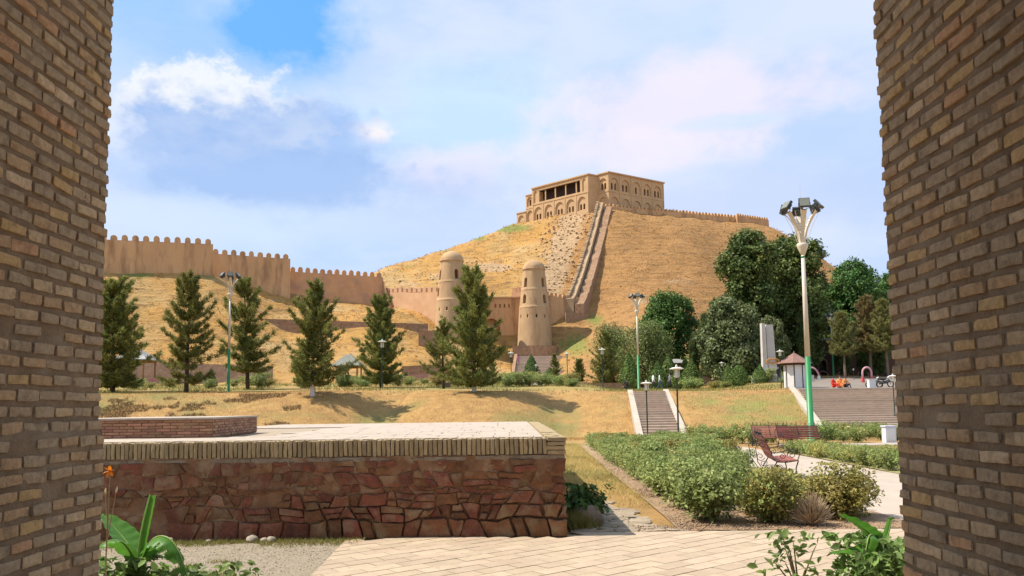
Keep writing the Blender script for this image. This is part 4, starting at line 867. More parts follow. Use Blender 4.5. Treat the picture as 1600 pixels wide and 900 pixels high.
# ------------------------------------------------------------------ palace on the crest
def palace():
    e = Vector((.843, .538, 0)); l = Vector((-.747, .665, 0)); C1 = Vector((19.27, 185, 0)); C0 = C1 + l * 18.05
    D0 = C1 + e * 2.97; D1 = D0 - l * 3.12; D2 = D1 + e * 18.5
    root = thing('palace', 'two storey tan brick palace with arched niches and a dark loggia on the hilltop', 'palace', (25, 192, 47))
    def block(name, foot, z0, z1, m=MT['castle']):
        b = MB(); b.extrude([(p.x, p.y) for p in foot], (0, 0, z0), (1, 0, 0), (0, 1, 0), (0, 0, 1), z1 - z0); return b.build(name, m, root)
    def frame(P, Q):
        d = Q - P; L = d.length; u = d / L; return L, u, Vector((u.y, -u.x, 0))
    ZT = 58.8; ZD = 59.1; bt = Vector((0, 0, 0)) - Vector(root.location)
    Cb = block('west_wing', [C0, C1, C1 + e * 12, C0 + e * 12], 46, ZT); Db = block('front_wing', [D1, D2, D2 + l * 11, D1 + l * 11 + e * 5, D1 + l * 3.3 + e * 5, D1 + l * 3.3], 46, ZD)
    Bb = block('side_wing', [C0 + l * 2.6 + e * .35, C0 + e * .35 - l * .2, C0 + e * 8 - l * .2, C0 + l * 2.6 + e * 8], 46, 57.5); Ab = block('low_annex', [C0 + l * 5.7 + e * .2, C0 + l * 2.5 + e * .2, C0 + l * 2.5 + e * 8, C0 + l * 5.7 + e * 8], 46, 53.2)
    panes = []
    def niche(c, P, u, n, x, z, w, h, d=.28, ptd=.45): c.extrude([(a + x, b_ + z) for a, b_ in arch_poly(w, h, ptd, 10)], P + bt - n * d, u, (0, 0, 1), n, d + .5)
    def windows(c2, P, u, n, xs, z, w, h, base):
        for x in xs:
            c2.extrude([(a + x, b_ + z) for a, b_ in arch_poly(w, h, .35, 8)], P + bt - n * (base + .45), u, (0, 0, 1), n, base + .5 + .45); panes.append((P, u, n, x, z, w, h, base + .38))
    # west wing front
    L, u, n = frame(C0, C1); c = MB(); c2 = MB()
    for f in (.105, .30, .495, .69, .885): niche(c, C0, u, n, f * L, 50.0, 2.75, 3.5); windows(c2, C0, u, n, (f * L - .5, f * L + .5), 50.25, .62, 1.5, .28)
    for f in (.062, .928): niche(c, C0, u, n, f * L, 54.7, 1.1, 3.2, .22)
    c.extrude([(.13 * L, 54.75), (.86 * L, 54.75), (.86 * L, 57.65), (.13 * L, 57.65)], C0 + bt - n * 3.2, u, (0, 0, 1), n, 3.7)
    cut(Cb, c); cut(Cb, c2)
    for f in (.235, .415, .60, .785): MB().box(tuple(C0 + u * f * L - n * .35 + Vector((0, 0, 56.2))), (.28, .28, 2.96), math.atan2(u.y, u.x)).build('loggia_post', MT['castle'], root)
    MB().extrude([(.13 * L + .03, 0), (.86 * L - .03, 0), (.86 * L - .03, 3.1), (.13 * L + .03, 3.1)], C0 - n * 3.15 + Vector((0, 0, 57.58)), u, n, Vector((0, 0, 1)), .05).build('loggia_ceiling_shade', MT['darkwood_and_shade'], root)  # ceiling, end and back are dark linings added to deepen the loggia's shade
    MB().extrude([(0, 54.8), (2.9, 54.8), (2.9, 57.57), (0, 57.57)], C0 + u * (.86 * L - .06) - n * 3.1, n, (0, 0, 1), u, .04).build('loggia_end_shade', MT['darkwood_and_shade'], root)
    b = MB(); b.extrude([(.13 * L + .05, 54.8), (.86 * L - .05, 54.8), (.86 * L - .05, 57.6), (.13 * L + .05, 57.6)], C0 - n * 1.7, u, (0, 0, 1), n, .06); b.build('loggia_back_shade', MT['darkwood_and_shade'], root)
    def trim(P, u, n, x0, x1, z, h, t, name='string_course'): b = MB(); b.extrude([(x0, z), (x1, z), (x1, z + h), (x0, z + h)], P - n * .05, u, (0, 0, 1), n, t + .05); b.build(name, MT['castle'], root)
    trim(C0, u, n, 0, L, 54.2, .28, .10); trim(C0, u, n, -.2, L + .2, ZT - .22, .30, .28, 'cornice'); trim(C0, u, n, .1 * L, .885 * L, 57.8, .18, .08)
    for f in (.012, .2, .395, .59, .785, .988): trim(C0, u, n, f * L - .13, f * L + .13, 47, 7.15, .08, 'pilaster')
    trim(C0, u, n, L - .45, L, 54.5, 4.05, .08, 'pilaster'); trim(C0, u, n, 0, .35, 54.5, 4.05, .08, 'pilaster')
    # return face, front wing sides
    L, u, n = frame(C1, D0); trim(C1, u, n, -.1, L, ZT - .22, .30, .24, 'cornice')
    L, u, n = frame(D0, D1); c = MB(); c2 = MB(); niche(c, D0, u, n, L * .5, 54.8, 2.3, 3.0); windows(c2, D0, u, n, (L * .5 - .45, L * .5 + .45), 55.0, .6, 1.65, .28); niche(c, D0, u, n, L * .5, 49.8, 2.3, 3.3)
    trim(D0, u, n, 0, L, 54.2, .25, .08); trim(D0, u, n, 0, L + .2, ZD - .22, .30, .24, 'cornice')
    L2, u2, n2 = frame(D1, D2); fr = (.105, .30, .50, .69, .88)
    for f in fr: niche(c, D1, u2, n2, f * L2, 54.7, 2.7, 3.2); niche(c, D1, u2, n2, f * L2, 49.6, 2.7, 3.5); windows(c2, D1, u2, n2, (f * L2,) if f == .50 else (f * L2 - .55, f * L2 + .55), 54.95, .62, 1.7, .28)
    cut(Db, c); cut(Db, c2)
    trim(D1, u2, n2, 0, L2, 54.2, .25, .08); trim(D1, u2, n2, -.2, L2 + .25, ZD - .20, .32, .30, 'cornice')
    for f in (.01, .2, .4, .595, .785, .99): trim(D1, u2, n2, f * L2 - .14, f * L2 + .14, 47, 11.85, .12, 'pilaster')
    L, u, n = frame(C0 + l * 2.6 + e * .35, C0 + e * .35); P = C0 + l * 2.6 + e * .35; c = MB(); c2 = MB(); niche(c, P, u, n, L / 2, 54.3, 1.9, 2.6); windows(c2, P, u, n, (L / 2,), 54.5, .7, 1.7, .28); niche(c, P, u, n, L / 2, 50, 1.9, 3.2); cut(Bb, c); cut(Bb, c2); trim(P, u, n, -.1, L, 57.3, .25, .15, 'cornice'); trim(P, u, n, 0, L, 53.7, .2, .06)
    L, u, n = frame(C0 + l * 5.7 + e * .2, C0 + l * 2.6 + e * .2); P = C0 + l * 5.7 + e * .2; c = MB(); niche(c, P, u, n, L / 2, 49.4, 2.2, 3.0); cut(Ab, c); trim(P, u, n, -.1, L, 53.0, .25, .15, 'cornice')
    for (P, u, n, x, z, w, h, d) in panes: b = MB(); b.extrude([(a + x, b_ + z) for a, b_ in arch_poly(w + .04, h + .02, .35, 8)], P - n * d, u, (0, 0, 1), n, -.05); b.build('window_pane', MT['pane'], root)
    tk = MB().tube([D1 + e * 8 + l * 3 + Vector((-.7, 0, ZD + .45)), D1 + e * 8 + l * 3 + Vector((.8, 0, ZD + .45))], .42, 12); tk.box(tuple(D1 + e * 8 + l * 3 + Vector((0, 0, ZD + .05))), (1.2, .6, .3)); tk.build('roof_tank', MT['iron'], root)
MT['pane'] = mat('brown_shutter_pane', (.095, .042, .028), rough=.5)
palace()

# ------------------------------------------------------------------ garden stairs and paths
def stairs(name, label, top0, top1, bot0, bot1, n, kerbs, zt, zb, inset=.42, rails=None):
    """top0/top1: (x,y) of the stair head's two ends, bot0/bot1 of the foot"""
    root = thing(name, label, 'stairs', ((bot0[0] + bot1[0]) / 2, bot0[1], zb)); lerp = lambda a, b, f: (a[0] + (b[0] - a[0]) * f, a[1] + (b[1] - a[1]) * f)
    for i in range(n):
        f0, f1 = i / n, (i + 1) / n; a, b_ = lerp(bot0, top0, f0), lerp(bot1, top1, f0); c, d = lerp(bot1, top1, f1 + .01), lerp(bot0, top0, f1 + .01); z = zb + (zt - zb) * (i + 1) / n; q = .0
        b = MB(); P = [(a[0] - q, a[1] - .03), (b_[0] + q, b_[1] - .03), c, d]
        h = (zt - zb) / n
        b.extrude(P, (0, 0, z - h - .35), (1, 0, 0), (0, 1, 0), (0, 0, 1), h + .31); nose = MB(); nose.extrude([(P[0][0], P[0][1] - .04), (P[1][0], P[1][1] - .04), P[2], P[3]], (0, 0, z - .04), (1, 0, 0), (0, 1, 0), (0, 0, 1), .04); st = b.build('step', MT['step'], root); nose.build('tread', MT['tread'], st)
    for s, (t, bo) in zip((-1, 1), ((top0, bot0), (top1, bot1))):
        if not kerbs[0 if s < 0 else 1]: continue
        w = inset; b = MB(); V = []
        for (x, y), z in ((bo, zb), (t, zt)):
            yo = -.4 if z == zb else .5; z2 = z
            for dx, dz in ((0, -.6), (0, .16), (s * w, .16), (s * w, -.6)): V.append((x + dx, y + yo, z2 + dz))
        b.add(V, [(0, 4, 5, 1), (1, 5, 6, 2), (2, 6, 7, 3), (0, 1, 2, 3), (7, 6, 5, 4)]); b.build('kerb', MT['kerb'] if s < 0 or True else MT['kerb'], root)
    return root
zt1 = near0(11, 62)
t0, t1 = at(990, 613, 62), at(1038, 612, 62); b0_, b1_ = at(1003, 688, 50), at(1064, 687, 50)
stairs('garden_stairs', 'narrow flight of brown stone steps between pale sloping kerbs up the dry bank', (t0.x, 62), (t1.x, 62), (b0_.x, 49.6), (b1_.x, 49.6), 20, (1, 1), zt1 + .03, -.50)
t0, b0_ = at(1246, 608, 62), at(1291, 672, 50)
stairs('wide_stairs', 'broad flight of brown stone steps with a pale stepped kerb below the kiosk', (t0.x, 62), (at(1480, 606, 62).x, 62), (b0_.x, 49.6), (at(1500, 672, 50).x, 49.6), 22, (1, 0), near0(25, 62) + .05, -.50, .5)

LB = [(2.45, 10.15), (2.62, 16), (3.0, 25), (3.7, 40)]; RB = [(5.35, 10.15), (5.4, 11), (5.3, 14), (5.7, 18), (7.4, 25), (8.4, 34), (9.0, 40)]       # rose bed edges
LP = RB; RP = [(15, 10.15), (14.8, 11), (9.1, 18.4), (10.3, 27), (10.6, 34), (11, 40)]
strip('garden_path', RB, [(15, 10.15), (15, 16), (9.2, 18.2), (9.6, 22), (10.2, 27), (10.5, 34), (11, 40)], MT['path'], .012, 40)
strip('bed_soil', [(x - .28, y) for x, y in LB], RB, MT['soil'], .03, 60)
strip('bed_soil', [(9.2, 18.3), (9.6, 22), (10.2, 27), (10.8, 31)], [(18, 18.3), (18, 22), (18, 27), (18, 31)], MT['lawnsoil'] if 'lawnsoil' in MT else MT['soil'], .03, 20)
strip('garden_path', [(12.6, 35.5), (13.0, 38.5)], [(26, 35.5), (26, 38.5)], MT['path'], .02, 6)
strip('side_path', [(PXR + .06, 10.15), (PXR + .06, 13.4)], [(2.05, 10.15), (1.55, 13.4)], MT['sidepath'] if 'sidepath' in MT else MT['path'], .02, 8)

# ------------------------------------------------------------------ benches
MT['slat_part_sun_tone'] = mat('part_sun_toned_bench_slat', (.30, .105, .075), (.23, .075, .055), 6, .6, rand=.15, coord='obj')  # bench slat lightened in colour so the near backrest looks sunlit
def scroll(c, r, a0, turns, u, v, n=22, shrink=.82):
    P = []
    for i in range(n + 1):
        f = i / n; a = a0 + turns * 2 * math.pi * f; rr = r * (1 - shrink * f); P.append(Vector(c) + Vector(u) * (rr * math.cos(a)) + Vector(v) * (rr * math.sin(a)))
    return P
def bench(label, loc, rz, slatm, W=1.75):
    root = thing('park_bench', label, 'bench', tuple(loc), 'garden benches', rz); s = MB()   # local: length along x, front towards -y
    prof = [(-.30, .43), (-.20, .425), (-.10, .415), (0, .41), (.10, .42)]; back = [(.19, .50), (.24, .60), (.28, .70), (.32, .80), (.37, .90)]
    for i, (y, z) in enumerate(prof): MB().bevbox((0, y, z), (W, .082, .028), .006).build('seat_slat', slatm, root, world=False)
    for i, (y, z) in enumerate(back):
        b = MB(); m = Matrix.Rotation(R(66), 3, 'X'); b.box((0, y, z), (W, .085, .026), rot=m); b.build('back_slat', slatm, root, world=False)
    for x in (-W / 2 + .02, 0, W / 2 - .02):
        b = MB(); b.tube([(x, -.36, .43), (x, -.1, .39), (x, .1, .395), (x, .17, .46), (x, .26, .70), (x, .40, .98)], .014, 6)
        if x:
            b.tube([(x, -.36, .43), (x, -.30, .25), (x, -.34, .0)], .015, 6); b.tube([(x, .10, .40), (x, .22, .2), (x, .36, .0)], .015, 6); b.tube([(x, -.32, .03), (x, -.12, .20), (x, .12, .20), (x, .34, .03)], .011, 6)
            b.tube([(x, -.34, .43), (x, -.40, .58), (x, -.30, .68), (x, -.12, .66), (x, .10, .60), (x, .22, .62)], .012, 6)
            for c, r, a in (((x, -.22, .55), .09, 0), ((x, -.02, .53), .075, 1.5), ((x, .22, .25), .09, 2.5), ((x, -.18, .14), .07, .5), ((x, .42, .80), .10, 1.0), ((x, .46, .52), .10, 3.4)): b.tube(scroll(c, r, a, 1.4, (0, 1, 0), (0, 0, 1)), .008, 5)
            b.tube([(x, .36, .9), (x, .56, .72), (x, .52, .40), (x, .34, .12)], .010, 6)
        b.build('side_frame' if x else 'middle_frame', MT['iron'], root, world=False)
    b = MB()
    for k in range(9):
        x = -W / 2 + .1 + k * (W - .2) / 8; b.tube(scroll((x, .415, 1.03), .055, 0 if k % 2 else math.pi, 1.2, (1, 0, 0), (0, .35, .94), 14), .007, 5)
        if k % 2 == 0: b.tube([(x, .40, .96), (x, .42, 1.12)], .008, 5); b.lathe([(.004, 0), (.018, .012), (.004, .03)], 6, (x, .42, 1.11))
    b.tube([(-W / 2, .40, .965), (W / 2, .40, .965)], .011, 6); b.build('crest', MT['iron'], root, world=False)
    return root
def gz(x, y): return (x, y, G(x, y) + .012)
bench('reddish slatted bench with black scroll ironwork at the edge of the rose bed', gz(6.25, 18.4), R(78), MT['slat_part_sun_tone'])
p = at(1251, 690, 33.5); bench('dark red slatted bench in front of the green and white mast', gz(p.x, 33.5), R(3), MT['slat'], 1.85)
p = at(1206, 690, 35.2); bench('pinkish slatted bench coloured as if sunlit, beside the dark red one', gz(p.x, 35.2), R(0), MT['slat_sun_tone'], 1.6)
p = at(236, 598, 90); bench('maroon bench beside the timber gazebo on the upper terrace', gz(p.x, 90), R(0), MT['slat'], 2.6)
p = at(588, 598, 90); bench('maroon bench under the pine beside the green roofed gazebo', gz(p.x, 90), R(0), MT['slat'], 2.4)

# ------------------------------------------------------------------ floodlight masts
def mast(label, loc, H=12.0, green=.44, rz=0, sc_=1.0):
    root = thing('floodlight_mast', label, 'floodlight', tuple(loc), 'floodlight masts', rz); z1 = H - 2.55
    b = MB().lathe([(.20, -.3), (.20, .02), (.19, .03), (.155, .05), (.128, z1 * green)], 16); b.build('lower_pole', MT['polegreen'], root, True, world=False)
    b = MB().lathe([(.128, z1 * green), (.085, z1), (.02, z1 + .01)], 16); b.build('upper_pole', MT['polecream'], root, True, world=False)
    b = MB().lathe([(.087, z1 - .42), (.16, z1 - .22), (.25, z1 - .02), (.27, z1 + .06), (.27, z1 + .14), (.20, z1 + .18), (.05, z1 + .2)], 20); b.build('collar', MT['polecream'], root, True, world=False)
    MB().lathe([(.10, z1 - .55), (.105, z1 - .5), (.09, z1 - .45)], 14).build('ring', MT['polegreen'], root, True, world=False)
    for k in range(6):
        a = k * math.pi / 3 + .35; d = Vector((math.cos(a), math.sin(a), 0)); t = Vector((-d.y, d.x, 0)); b = MB(); V = []; n = 10
        for i in range(n + 1):
            f = i / n; r = .13 + .62 * f ** 1.9; z = z1 + .15 + 1.55 * f; w = .055 + .085 * f
            for q, e in ((-1, -.012), (1, -.012), (1, .012), (-1, .012)): V.append(d * (r + e) + t * q * w + Vector((0, 0, z)))
        b.add(V, [(i * 4 + j, i * 4 + (j + 1) % 4, (i + 1) * 4 + (j + 1) % 4, (i + 1) * 4 + j) for i in range(n) for j in range(4)] + [(3, 2, 1, 0), (n * 4, n * 4 + 1, n * 4 + 2, n * 4 + 3)]); b.build('arm', MT['polecream'], root, world=False)
        c = d * .86 + Vector((0, 0, z1 + 1.98)); out = (d * .80 + Vector((0, 0, .60 if k % 2 else .25))).normalized(); up = t.cross(out) * -1; m = Matrix((t, out, up)).transposed()
        h = MB().box(c, (.50, .13, .46), rot=m); h.box(c - out * .11, (.34, .10, .28), rot=m); hd = h.build('lamp_head', MT['lampbody'], root, world=False)
        g_ = MB().box(c + out * .07, (.44, .012, .40), rot=m); ob = g_.build('lens', MT['lampglass'], hd, world=False)
        br = MB().tube([d * .74 + Vector((0, 0, z1 + 1.66)), d * .86 + t * .27 + Vector((0, 0, z1 + 1.74)), c + t * .27], .014, 5); br.tube([d * .74 + Vector((0, 0, z1 + 1.66)), d * .86 - t * .27 + Vector((0, 0, z1 + 1.74)), c - t * .27], .014, 5); br.build('bracket', MT['iron'], root, world=False)
    b = MB()
    for r, z in ((.30, z1 + .95), (.46, z1 + 1.3)): b.tube([(r * math.cos(q), r * math.sin(q), z) for q in np.linspace(0, 2 * math.pi, 25)], .010, 5)
    for k in range(6): a = k * math.pi / 3 + .87; b.tube([(.2 * math.cos(a), .2 * math.sin(a), z1 + .15), (.45 * math.cos(a), .45 * math.sin(a), z1 + .9), (.80 * math.cos(a), .80 * math.sin(a), z1 + 1.66)], .012, 5)
    b.tube([(0, 0, z1), (0, 0, H + .55)], [.02, .008], 6); b.build('stay_rods', MT['polecream'], root, world=False)
    return root
p = at(1268, 692, 37); M0 = mast('tall floodlight mast, green below and cream above, beside the dark red bench', gz(p.x, 37), 12.15)
def put_mast(px, D, ytop, label, rz):
    o = copy_tree(M0); x = at(px, 600, D).x; z = G(x, D); o.location = (x, D, z); h = at(px, ytop, D).z - z; s = h / 12.0; o.scale = (s, s, s); o.rotation_euler = (0, 0, rz); o['label'] = label
put_mast(357, 66, 424, 'thin floodlight mast between two pines in front of the ramparts', .5)
put_mast(998, 84, 457, 'floodlight mast behind the head of the narrow stairs', .2)
put_mast(1303, 100, 489, 'floodlight mast in front of the dark arched building', .9)

# ------------------------------------------------------------------ park lamps
def lamp_proto():
    root = thing('park_lamp', 'x', 'street lamp', (0, 0, 0), 'park lamps')
    MB().lathe([(.09, -.25), (.09, .02), (.075, .05), (.06, .3), (.05, .35), (.042, 3.15), (.07, 3.18), (.07, 3.24)], 12).build('post', MT['postgreen'], root, True, world=False)
    b = MB().lathe([(.10, 3.24), (.14, 3.30), (.155, 3.62), (.155, 3.66)], 8); b.build('lantern', MT['lantern'], root, world=False)
    b = MB().lathe([(.155, 3.66), (.37, 3.69), (.38, 3.72), (.22, 3.78), (.06, 3.80), (.05, 3.9), (.01, 3.94)], 20); b.build('cap', MT['lantern'], root, world=False)
    b = MB()
    for k in range(4): a = k * math.pi / 2 + .4; b.tube([(.12 * math.cos(a), .12 * math.sin(a), 3.24), (.165 * math.cos(a), .165 * math.sin(a), 3.66)], .012, 5)
    b.build('lantern_frame', MT['postgreen'], root, world=False)
    return root
LP0 = lamp_proto(); first = True
for px, D, yt, label in ((1058, 46, 570, 'lamp with a flat pale cap in front of the right kerb of the narrow stairs'), (1010, 47.5, 594, 'shorter lamp standing in the middle of the narrow stairs'), (597, 72, 530, 'lamp in front of the dense pine beside the green roofed gazebo'),
                         (799, 80, 549, 'lamp beside the stub wall left of the slanted ramp'), (838, 90, 569, 'short lamp beside the clipped conifer at the ramp'), (887, 104, 550, 'lamp below the tower footing on the gate stairs'), (942, 82, 543, 'lamp behind the low brown garden wall'),
                         (1129, 92, 565, 'slim lamp on the lawn beside the round shrub'), (1221, 66, 546, 'dark lamp between the white monument and the kiosk'), (1335, 90, 576, 'lamp under the brown pines by the old building'), (1396, 54, 592, 'lamp on the wide stairs close against the brick pier'), (409, 70, 587, 'thin post lamp on the bank under the pine')):
    o = LP0 if first else copy_tree(LP0); first = False; x = at(px, 610, D).x; z = G(x, D) if not (px == 1010 or px == 1396) else (-.45 if px == 1010 else 1.2); s = (at(px, yt, D).z - z) / 3.92; o.location = (x, D, z); o.scale = (s, s, s); o['label'] = label
    if px == 1396: o.location.z = 0.55; s = (at(px, yt, D).z - .55) / 3.92; o.scale = (max(s, .8),) * 3

# ------------------------------------------------------------------ cabinet, kiosk, monument, arches, old building, gazebos
x = at(1389, 680, 39).x; c = gz(x, 39); b = MB(); root = thing('utility_cabinet', 'small pale grey cabinet standing by the flower bed near the wide stairs', 'cabinet', c)
MB().bevbox((x, 39, c[2] + .38), (.52, .46, .80), .015).build('body', MT['cabinet'], root); MB().bevbox((x, 39, c[2] + .815), (.60, .54, .07), .012).build('lid', MT['cabinet'], root); MB().bevbox((x, 38.765, c[2] + .40), (.42, .012, .62), .004).build('door', MT['white'], root)
def kiosk():
    p = gp(1243, 66); root = thing('kiosk', 'small white octagonal kiosk with a pinkish brown pointed roof', 'kiosk', tuple(p)); z = p.z; r = .92; rot = R(22.5)
    V = lambda r, zz, k: (p.x + r * math.cos(k * math.pi / 4 + rot), p.y + r * math.sin(k * math.pi / 4 + rot), z + zz)
    for k in range(8):
        b = MB(); a, c_ = Vector(V(r, 0, k)), Vector(V(r, 0, k + 1)); a2, c2 = a.lerp(c_, .06), c_.lerp(a, .06); inn = Vector((p.x, p.y, z)); t = (inn - (a + c_) / 2).normalized() * .06; up = Vector((0, 0, 1.95))
        b.add([a2, c2, c2 + up, a2 + up, a2 + t, c2 + t, c2 + up + t, a2 + up + t], [(0, 1, 2, 3), (7, 6, 5, 4), (0, 4, 5, 1), (1, 5, 6, 2), (2, 6, 7, 3), (3, 7, 4, 0)]); b.build('panel', MT['white'], root); MB().tube([a - Vector((0, 0, .15)), a + Vector((0, 0, 2.1))], .045, 6).build('corner_post', MT['darkwood_and_shade'], root)
    b = MB(); b.add([V(1.12, 1.95, k) for k in range(8)] + [V(1.32, 2.1, k) for k in range(8)] + [V(1.12, 2.25, k) for k in range(8)], [(k, (k + 1) % 8, 8 + (k + 1) % 8, 8 + k) for k in range(8)] + [(8 + k, 8 + (k + 1) % 8, 16 + (k + 1) % 8, 16 + k) for k in range(8)] + [tuple(range(7, -1, -1))]); b.build('eaves', MT['darkwood_and_shade'], root)
    for k in range(8):
        b = MB(); A, B_ = Vector(V(1.42, 2.08, k)), Vector(V(1.42, 2.08, k + 1)); T = Vector((p.x, p.y, z + 3.0)); n_ = (B_ - A).cross(T - A).normalized() * .05; b.add([A, B_, T, A + n_, B_ + n_, T + n_], [(0, 2, 1), (3, 4, 5), (0, 1, 4, 3), (1, 2, 5, 4), (2, 0, 3, 5)]); b.build('roof_panel', MT['roofpink'], root)
    MB().lathe([(.01, 0), (.07, .05), (.02, .15), (.01, .2)], 8, (p.x, p.y, z + 3.0)).build('finial', MT['roofpink'], root)
kiosk()
def monument():
    D = 88; p = gp(1205, D); k = D / 1200; H = at(1203, 505, D).z - p.z; root = thing('monument', 'tall pale twin-slab monument with a gilded emblem, behind the kiosk', 'monument', tuple(p))
    o = (p.x, D + .5, p.z)
    b = MB(); b.extrude([(-1.0, -.3), (-.36, -.3), (-.44, H * .5), (-.48, H), (-.84, H), (-.86, H * .35), (-.92, H * .15)], o, (1, 0, 0), (0, 0, 1), (0, -1, 0), .7); b.build('left_slab', MT['monument'], root)
    b = MB(); b.extrude([(-.12, -.3), (1.3, -.3), (1.0, H * .12), (.74, H * .35), (.56, H * .98), (-.24, H * .98), (-.20, H * .5)], (o[0], o[1] + .25, o[2]), (1, 0, 0), (0, 0, 1), (0, -1, 0), .6); b.build('right_slab', MT['monument'], root)
    MB().tube([(p.x - .02, D - .25, p.z), (p.x - .02, D - .25, p.z + 2.1)], .035, 6).build('emblem_post', MT['white'], root)
    em = MB(); c = Vector((p.x + .25, D - .26, p.z + 2.35))
    for a in np.linspace(-.15, math.pi + .15, 11):
        q = c + Vector((math.cos(a) * .72, 0, math.sin(a) * .42 - .1)); em.lathe([(.02, -.09), (.12, 0), (.02, .09)], 7, tuple(q))
    em.tube([c + Vector((math.cos(a) * .36, 0, math.sin(a) * .30)) for a in np.linspace(0, 2 * math.pi, 17)], .07, 6); em.box(tuple(c + Vector((0, 0, -.18))), (1.3, .06, .12)); em.build('emblem', MT['emblem'], root)
    MB().box((p.x + 1.3, D, p.z + .2), (6, 3.4, .9)).build('plinth', MT['monument'], root)
monument()
for px, D, hpx, wpx, lab, m in ((1268, 92, 24, 25, 'pale pink flower arch beside the kiosk', 'pinkarch'), (1356, 80, 24, 14, 'pink flower arch with red feet near the parked white table', 'pinkarch')):
    p = gp(px, D); w = wpx * D / 1200 / 1.0; h = at(px, 574, D).z - p.z; root = thing('flower_arch', lab, 'flower arch', tuple(p), 'flower arches')
    path = [Vector((p.x - w / 2 * 1.0, D, p.z))] + [Vector((p.x - w / 2 * math.cos(a), D, p.z + (h - w / 2 * 1.2) + w / 2 * 1.2 * math.sin(a))) for a in np.linspace(0, math.pi, 15)] + [Vector((p.x + w / 2, D, p.z))]
    MB().tube(path, .10, 8).build('arch', MT[m], root, True)
    for s in (0, -1): q = path[s]; MB().lathe([(.20, -.05), (.20, .12), (.15, .5), (.14, .55)], 10, tuple(q)).build('foot', MT['redarch'] if px > 1300 else MT['white'], root)
def old_building():
    y = 112; xa, xb = at(1180, 590, y).x, at(1470, 590, y).x; z0 = 2.4; H = 8.5; root = thing('arched_building', 'long brick building coloured dark as shade under the trees, with pale arched window surrounds', 'building', ((xa + xb) / 2, y, z0))
    wl = MB().box(((xa + xb) / 2, y + 3, z0 + H / 2), (xb - xa, 6, H)).build('wall', MT['oldbuilding_shade_tone'], root); c = MB(); wins = []; x = xa + 1.2
    while x < xb - 1.2:
        for z, w, h in ((1.1, 1.35, 2.7), (4.1, 1.0, 1.5)): c.extrude([(a + x - root.location.x, b_ + z) for a, b_ in arch_poly(w, h, .1)], (0, -.2, 0), (1, 0, 0), (0, 0, 1), (0, 1, 0), .55); wins.append((x, z, w, h))
        x += 2.9
    cut(wl, c)
    for x, z, w, h in wins:
        MB().extrude([(a + x, b_ + z + z0) for a, b_ in arch_poly(w, h, .1)], (0, y + .30, 0), (1, 0, 0), (0, 0, 1), (0, -1, 0), .03).build('window', MT['dark'], root); P = arch_poly(w + .28, h + .14, .1); MB().tube([(a + x, y - .04, b_ + z + z0) for a, b_ in P[1:]] + [(P[0][0] + x, y - .04, P[0][1] + z + z0)], .10, 6).build('window_surround', MT['frame'], root)
    MB().box(((xa + xb) / 2, y + 2.9, z0 + H + .12), (xb - xa + .6, 6.6, .25)).build('roof', MT['roofgrey'], root)
old_building()
strip('plaza', [(22.6, 62.6), (25.5, 70), (30, 82), (37, 100)], [(45, 62.6), (48, 70), (58, 82), (70, 100)], MT['plaza'], .02, 30)
def gazebo(px, D, label, wpx, ytop, yeave, roofm):
    p = gp(px, D); w = wpx * D / 1200; ze = at(px, yeave, D).z - p.z; zt = at(px, ytop, D).z - p.z; root = thing('gazebo', label, 'gazebo', tuple(p), 'garden gazebos')
    for sx in (-1, 1):
        for sy in (-1, 1): MB().box((p.x + sx * w * .42, D + sy * w * .42, p.z + ze / 2 - .15), (.16, .16, ze + .3)).build('post', MT['wood'], root)
    b = MB()
    for s in (-1, 1): b.box((p.x, D + s * w * .42, p.z + ze - .12), (w * .95, .12, .26)); b.box((p.x + s * w * .42, D, p.z + ze - .14), (.12, w * .95, .22)); b.box((p.x + s * w * .42, D, p.z + .75), (.06, w * .84, .08))
    b.box((p.x, D + w * .42, p.z + .75), (w * .84, .06, .08)); b.build('beams', MT['wood'], root)
    b = MB(); r = w * .62; q = w * .10; b.add([(p.x - r, D - r, p.z + ze), (p.x + r, D - r, p.z + ze), (p.x + r, D + r, p.z + ze), (p.x - r, D + r, p.z + ze), (p.x - q, D - q, p.z + zt), (p.x + q, D - q, p.z + zt), (p.x + q, D + q, p.z + zt), (p.x - q, D + q, p.z + zt), (p.x - r, D - r, p.z + ze - .1), (p.x + r, D - r, p.z + ze - .1), (p.x + r, D + r, p.z + ze - .1), (p.x - r, D + r, p.z + ze - .1)],
                    [(0, 1, 5, 4), (1, 2, 6, 5), (2, 3, 7, 6), (3, 0, 4, 7), (4, 5, 6, 7), (8, 9, 1, 0), (9, 10, 2, 1), (10, 11, 3, 2), (11, 8, 0, 3), (11, 10, 9, 8)]); b.build('roof', MT[roofm], root)
gazebo(213, 98, 'timber gazebo with a grey hipped roof at the foot of the grassy slope', 46, 547, 563, 'roofgrey')
gazebo(545, 100, 'timber gazebo with a greenish roof between two pines', 38, 554, 572, 'roofgreen')
gazebo(1057, 106, 'gazebo with a pale roof behind the clipped conifers', 34, 561, 568, 'roofgrey')
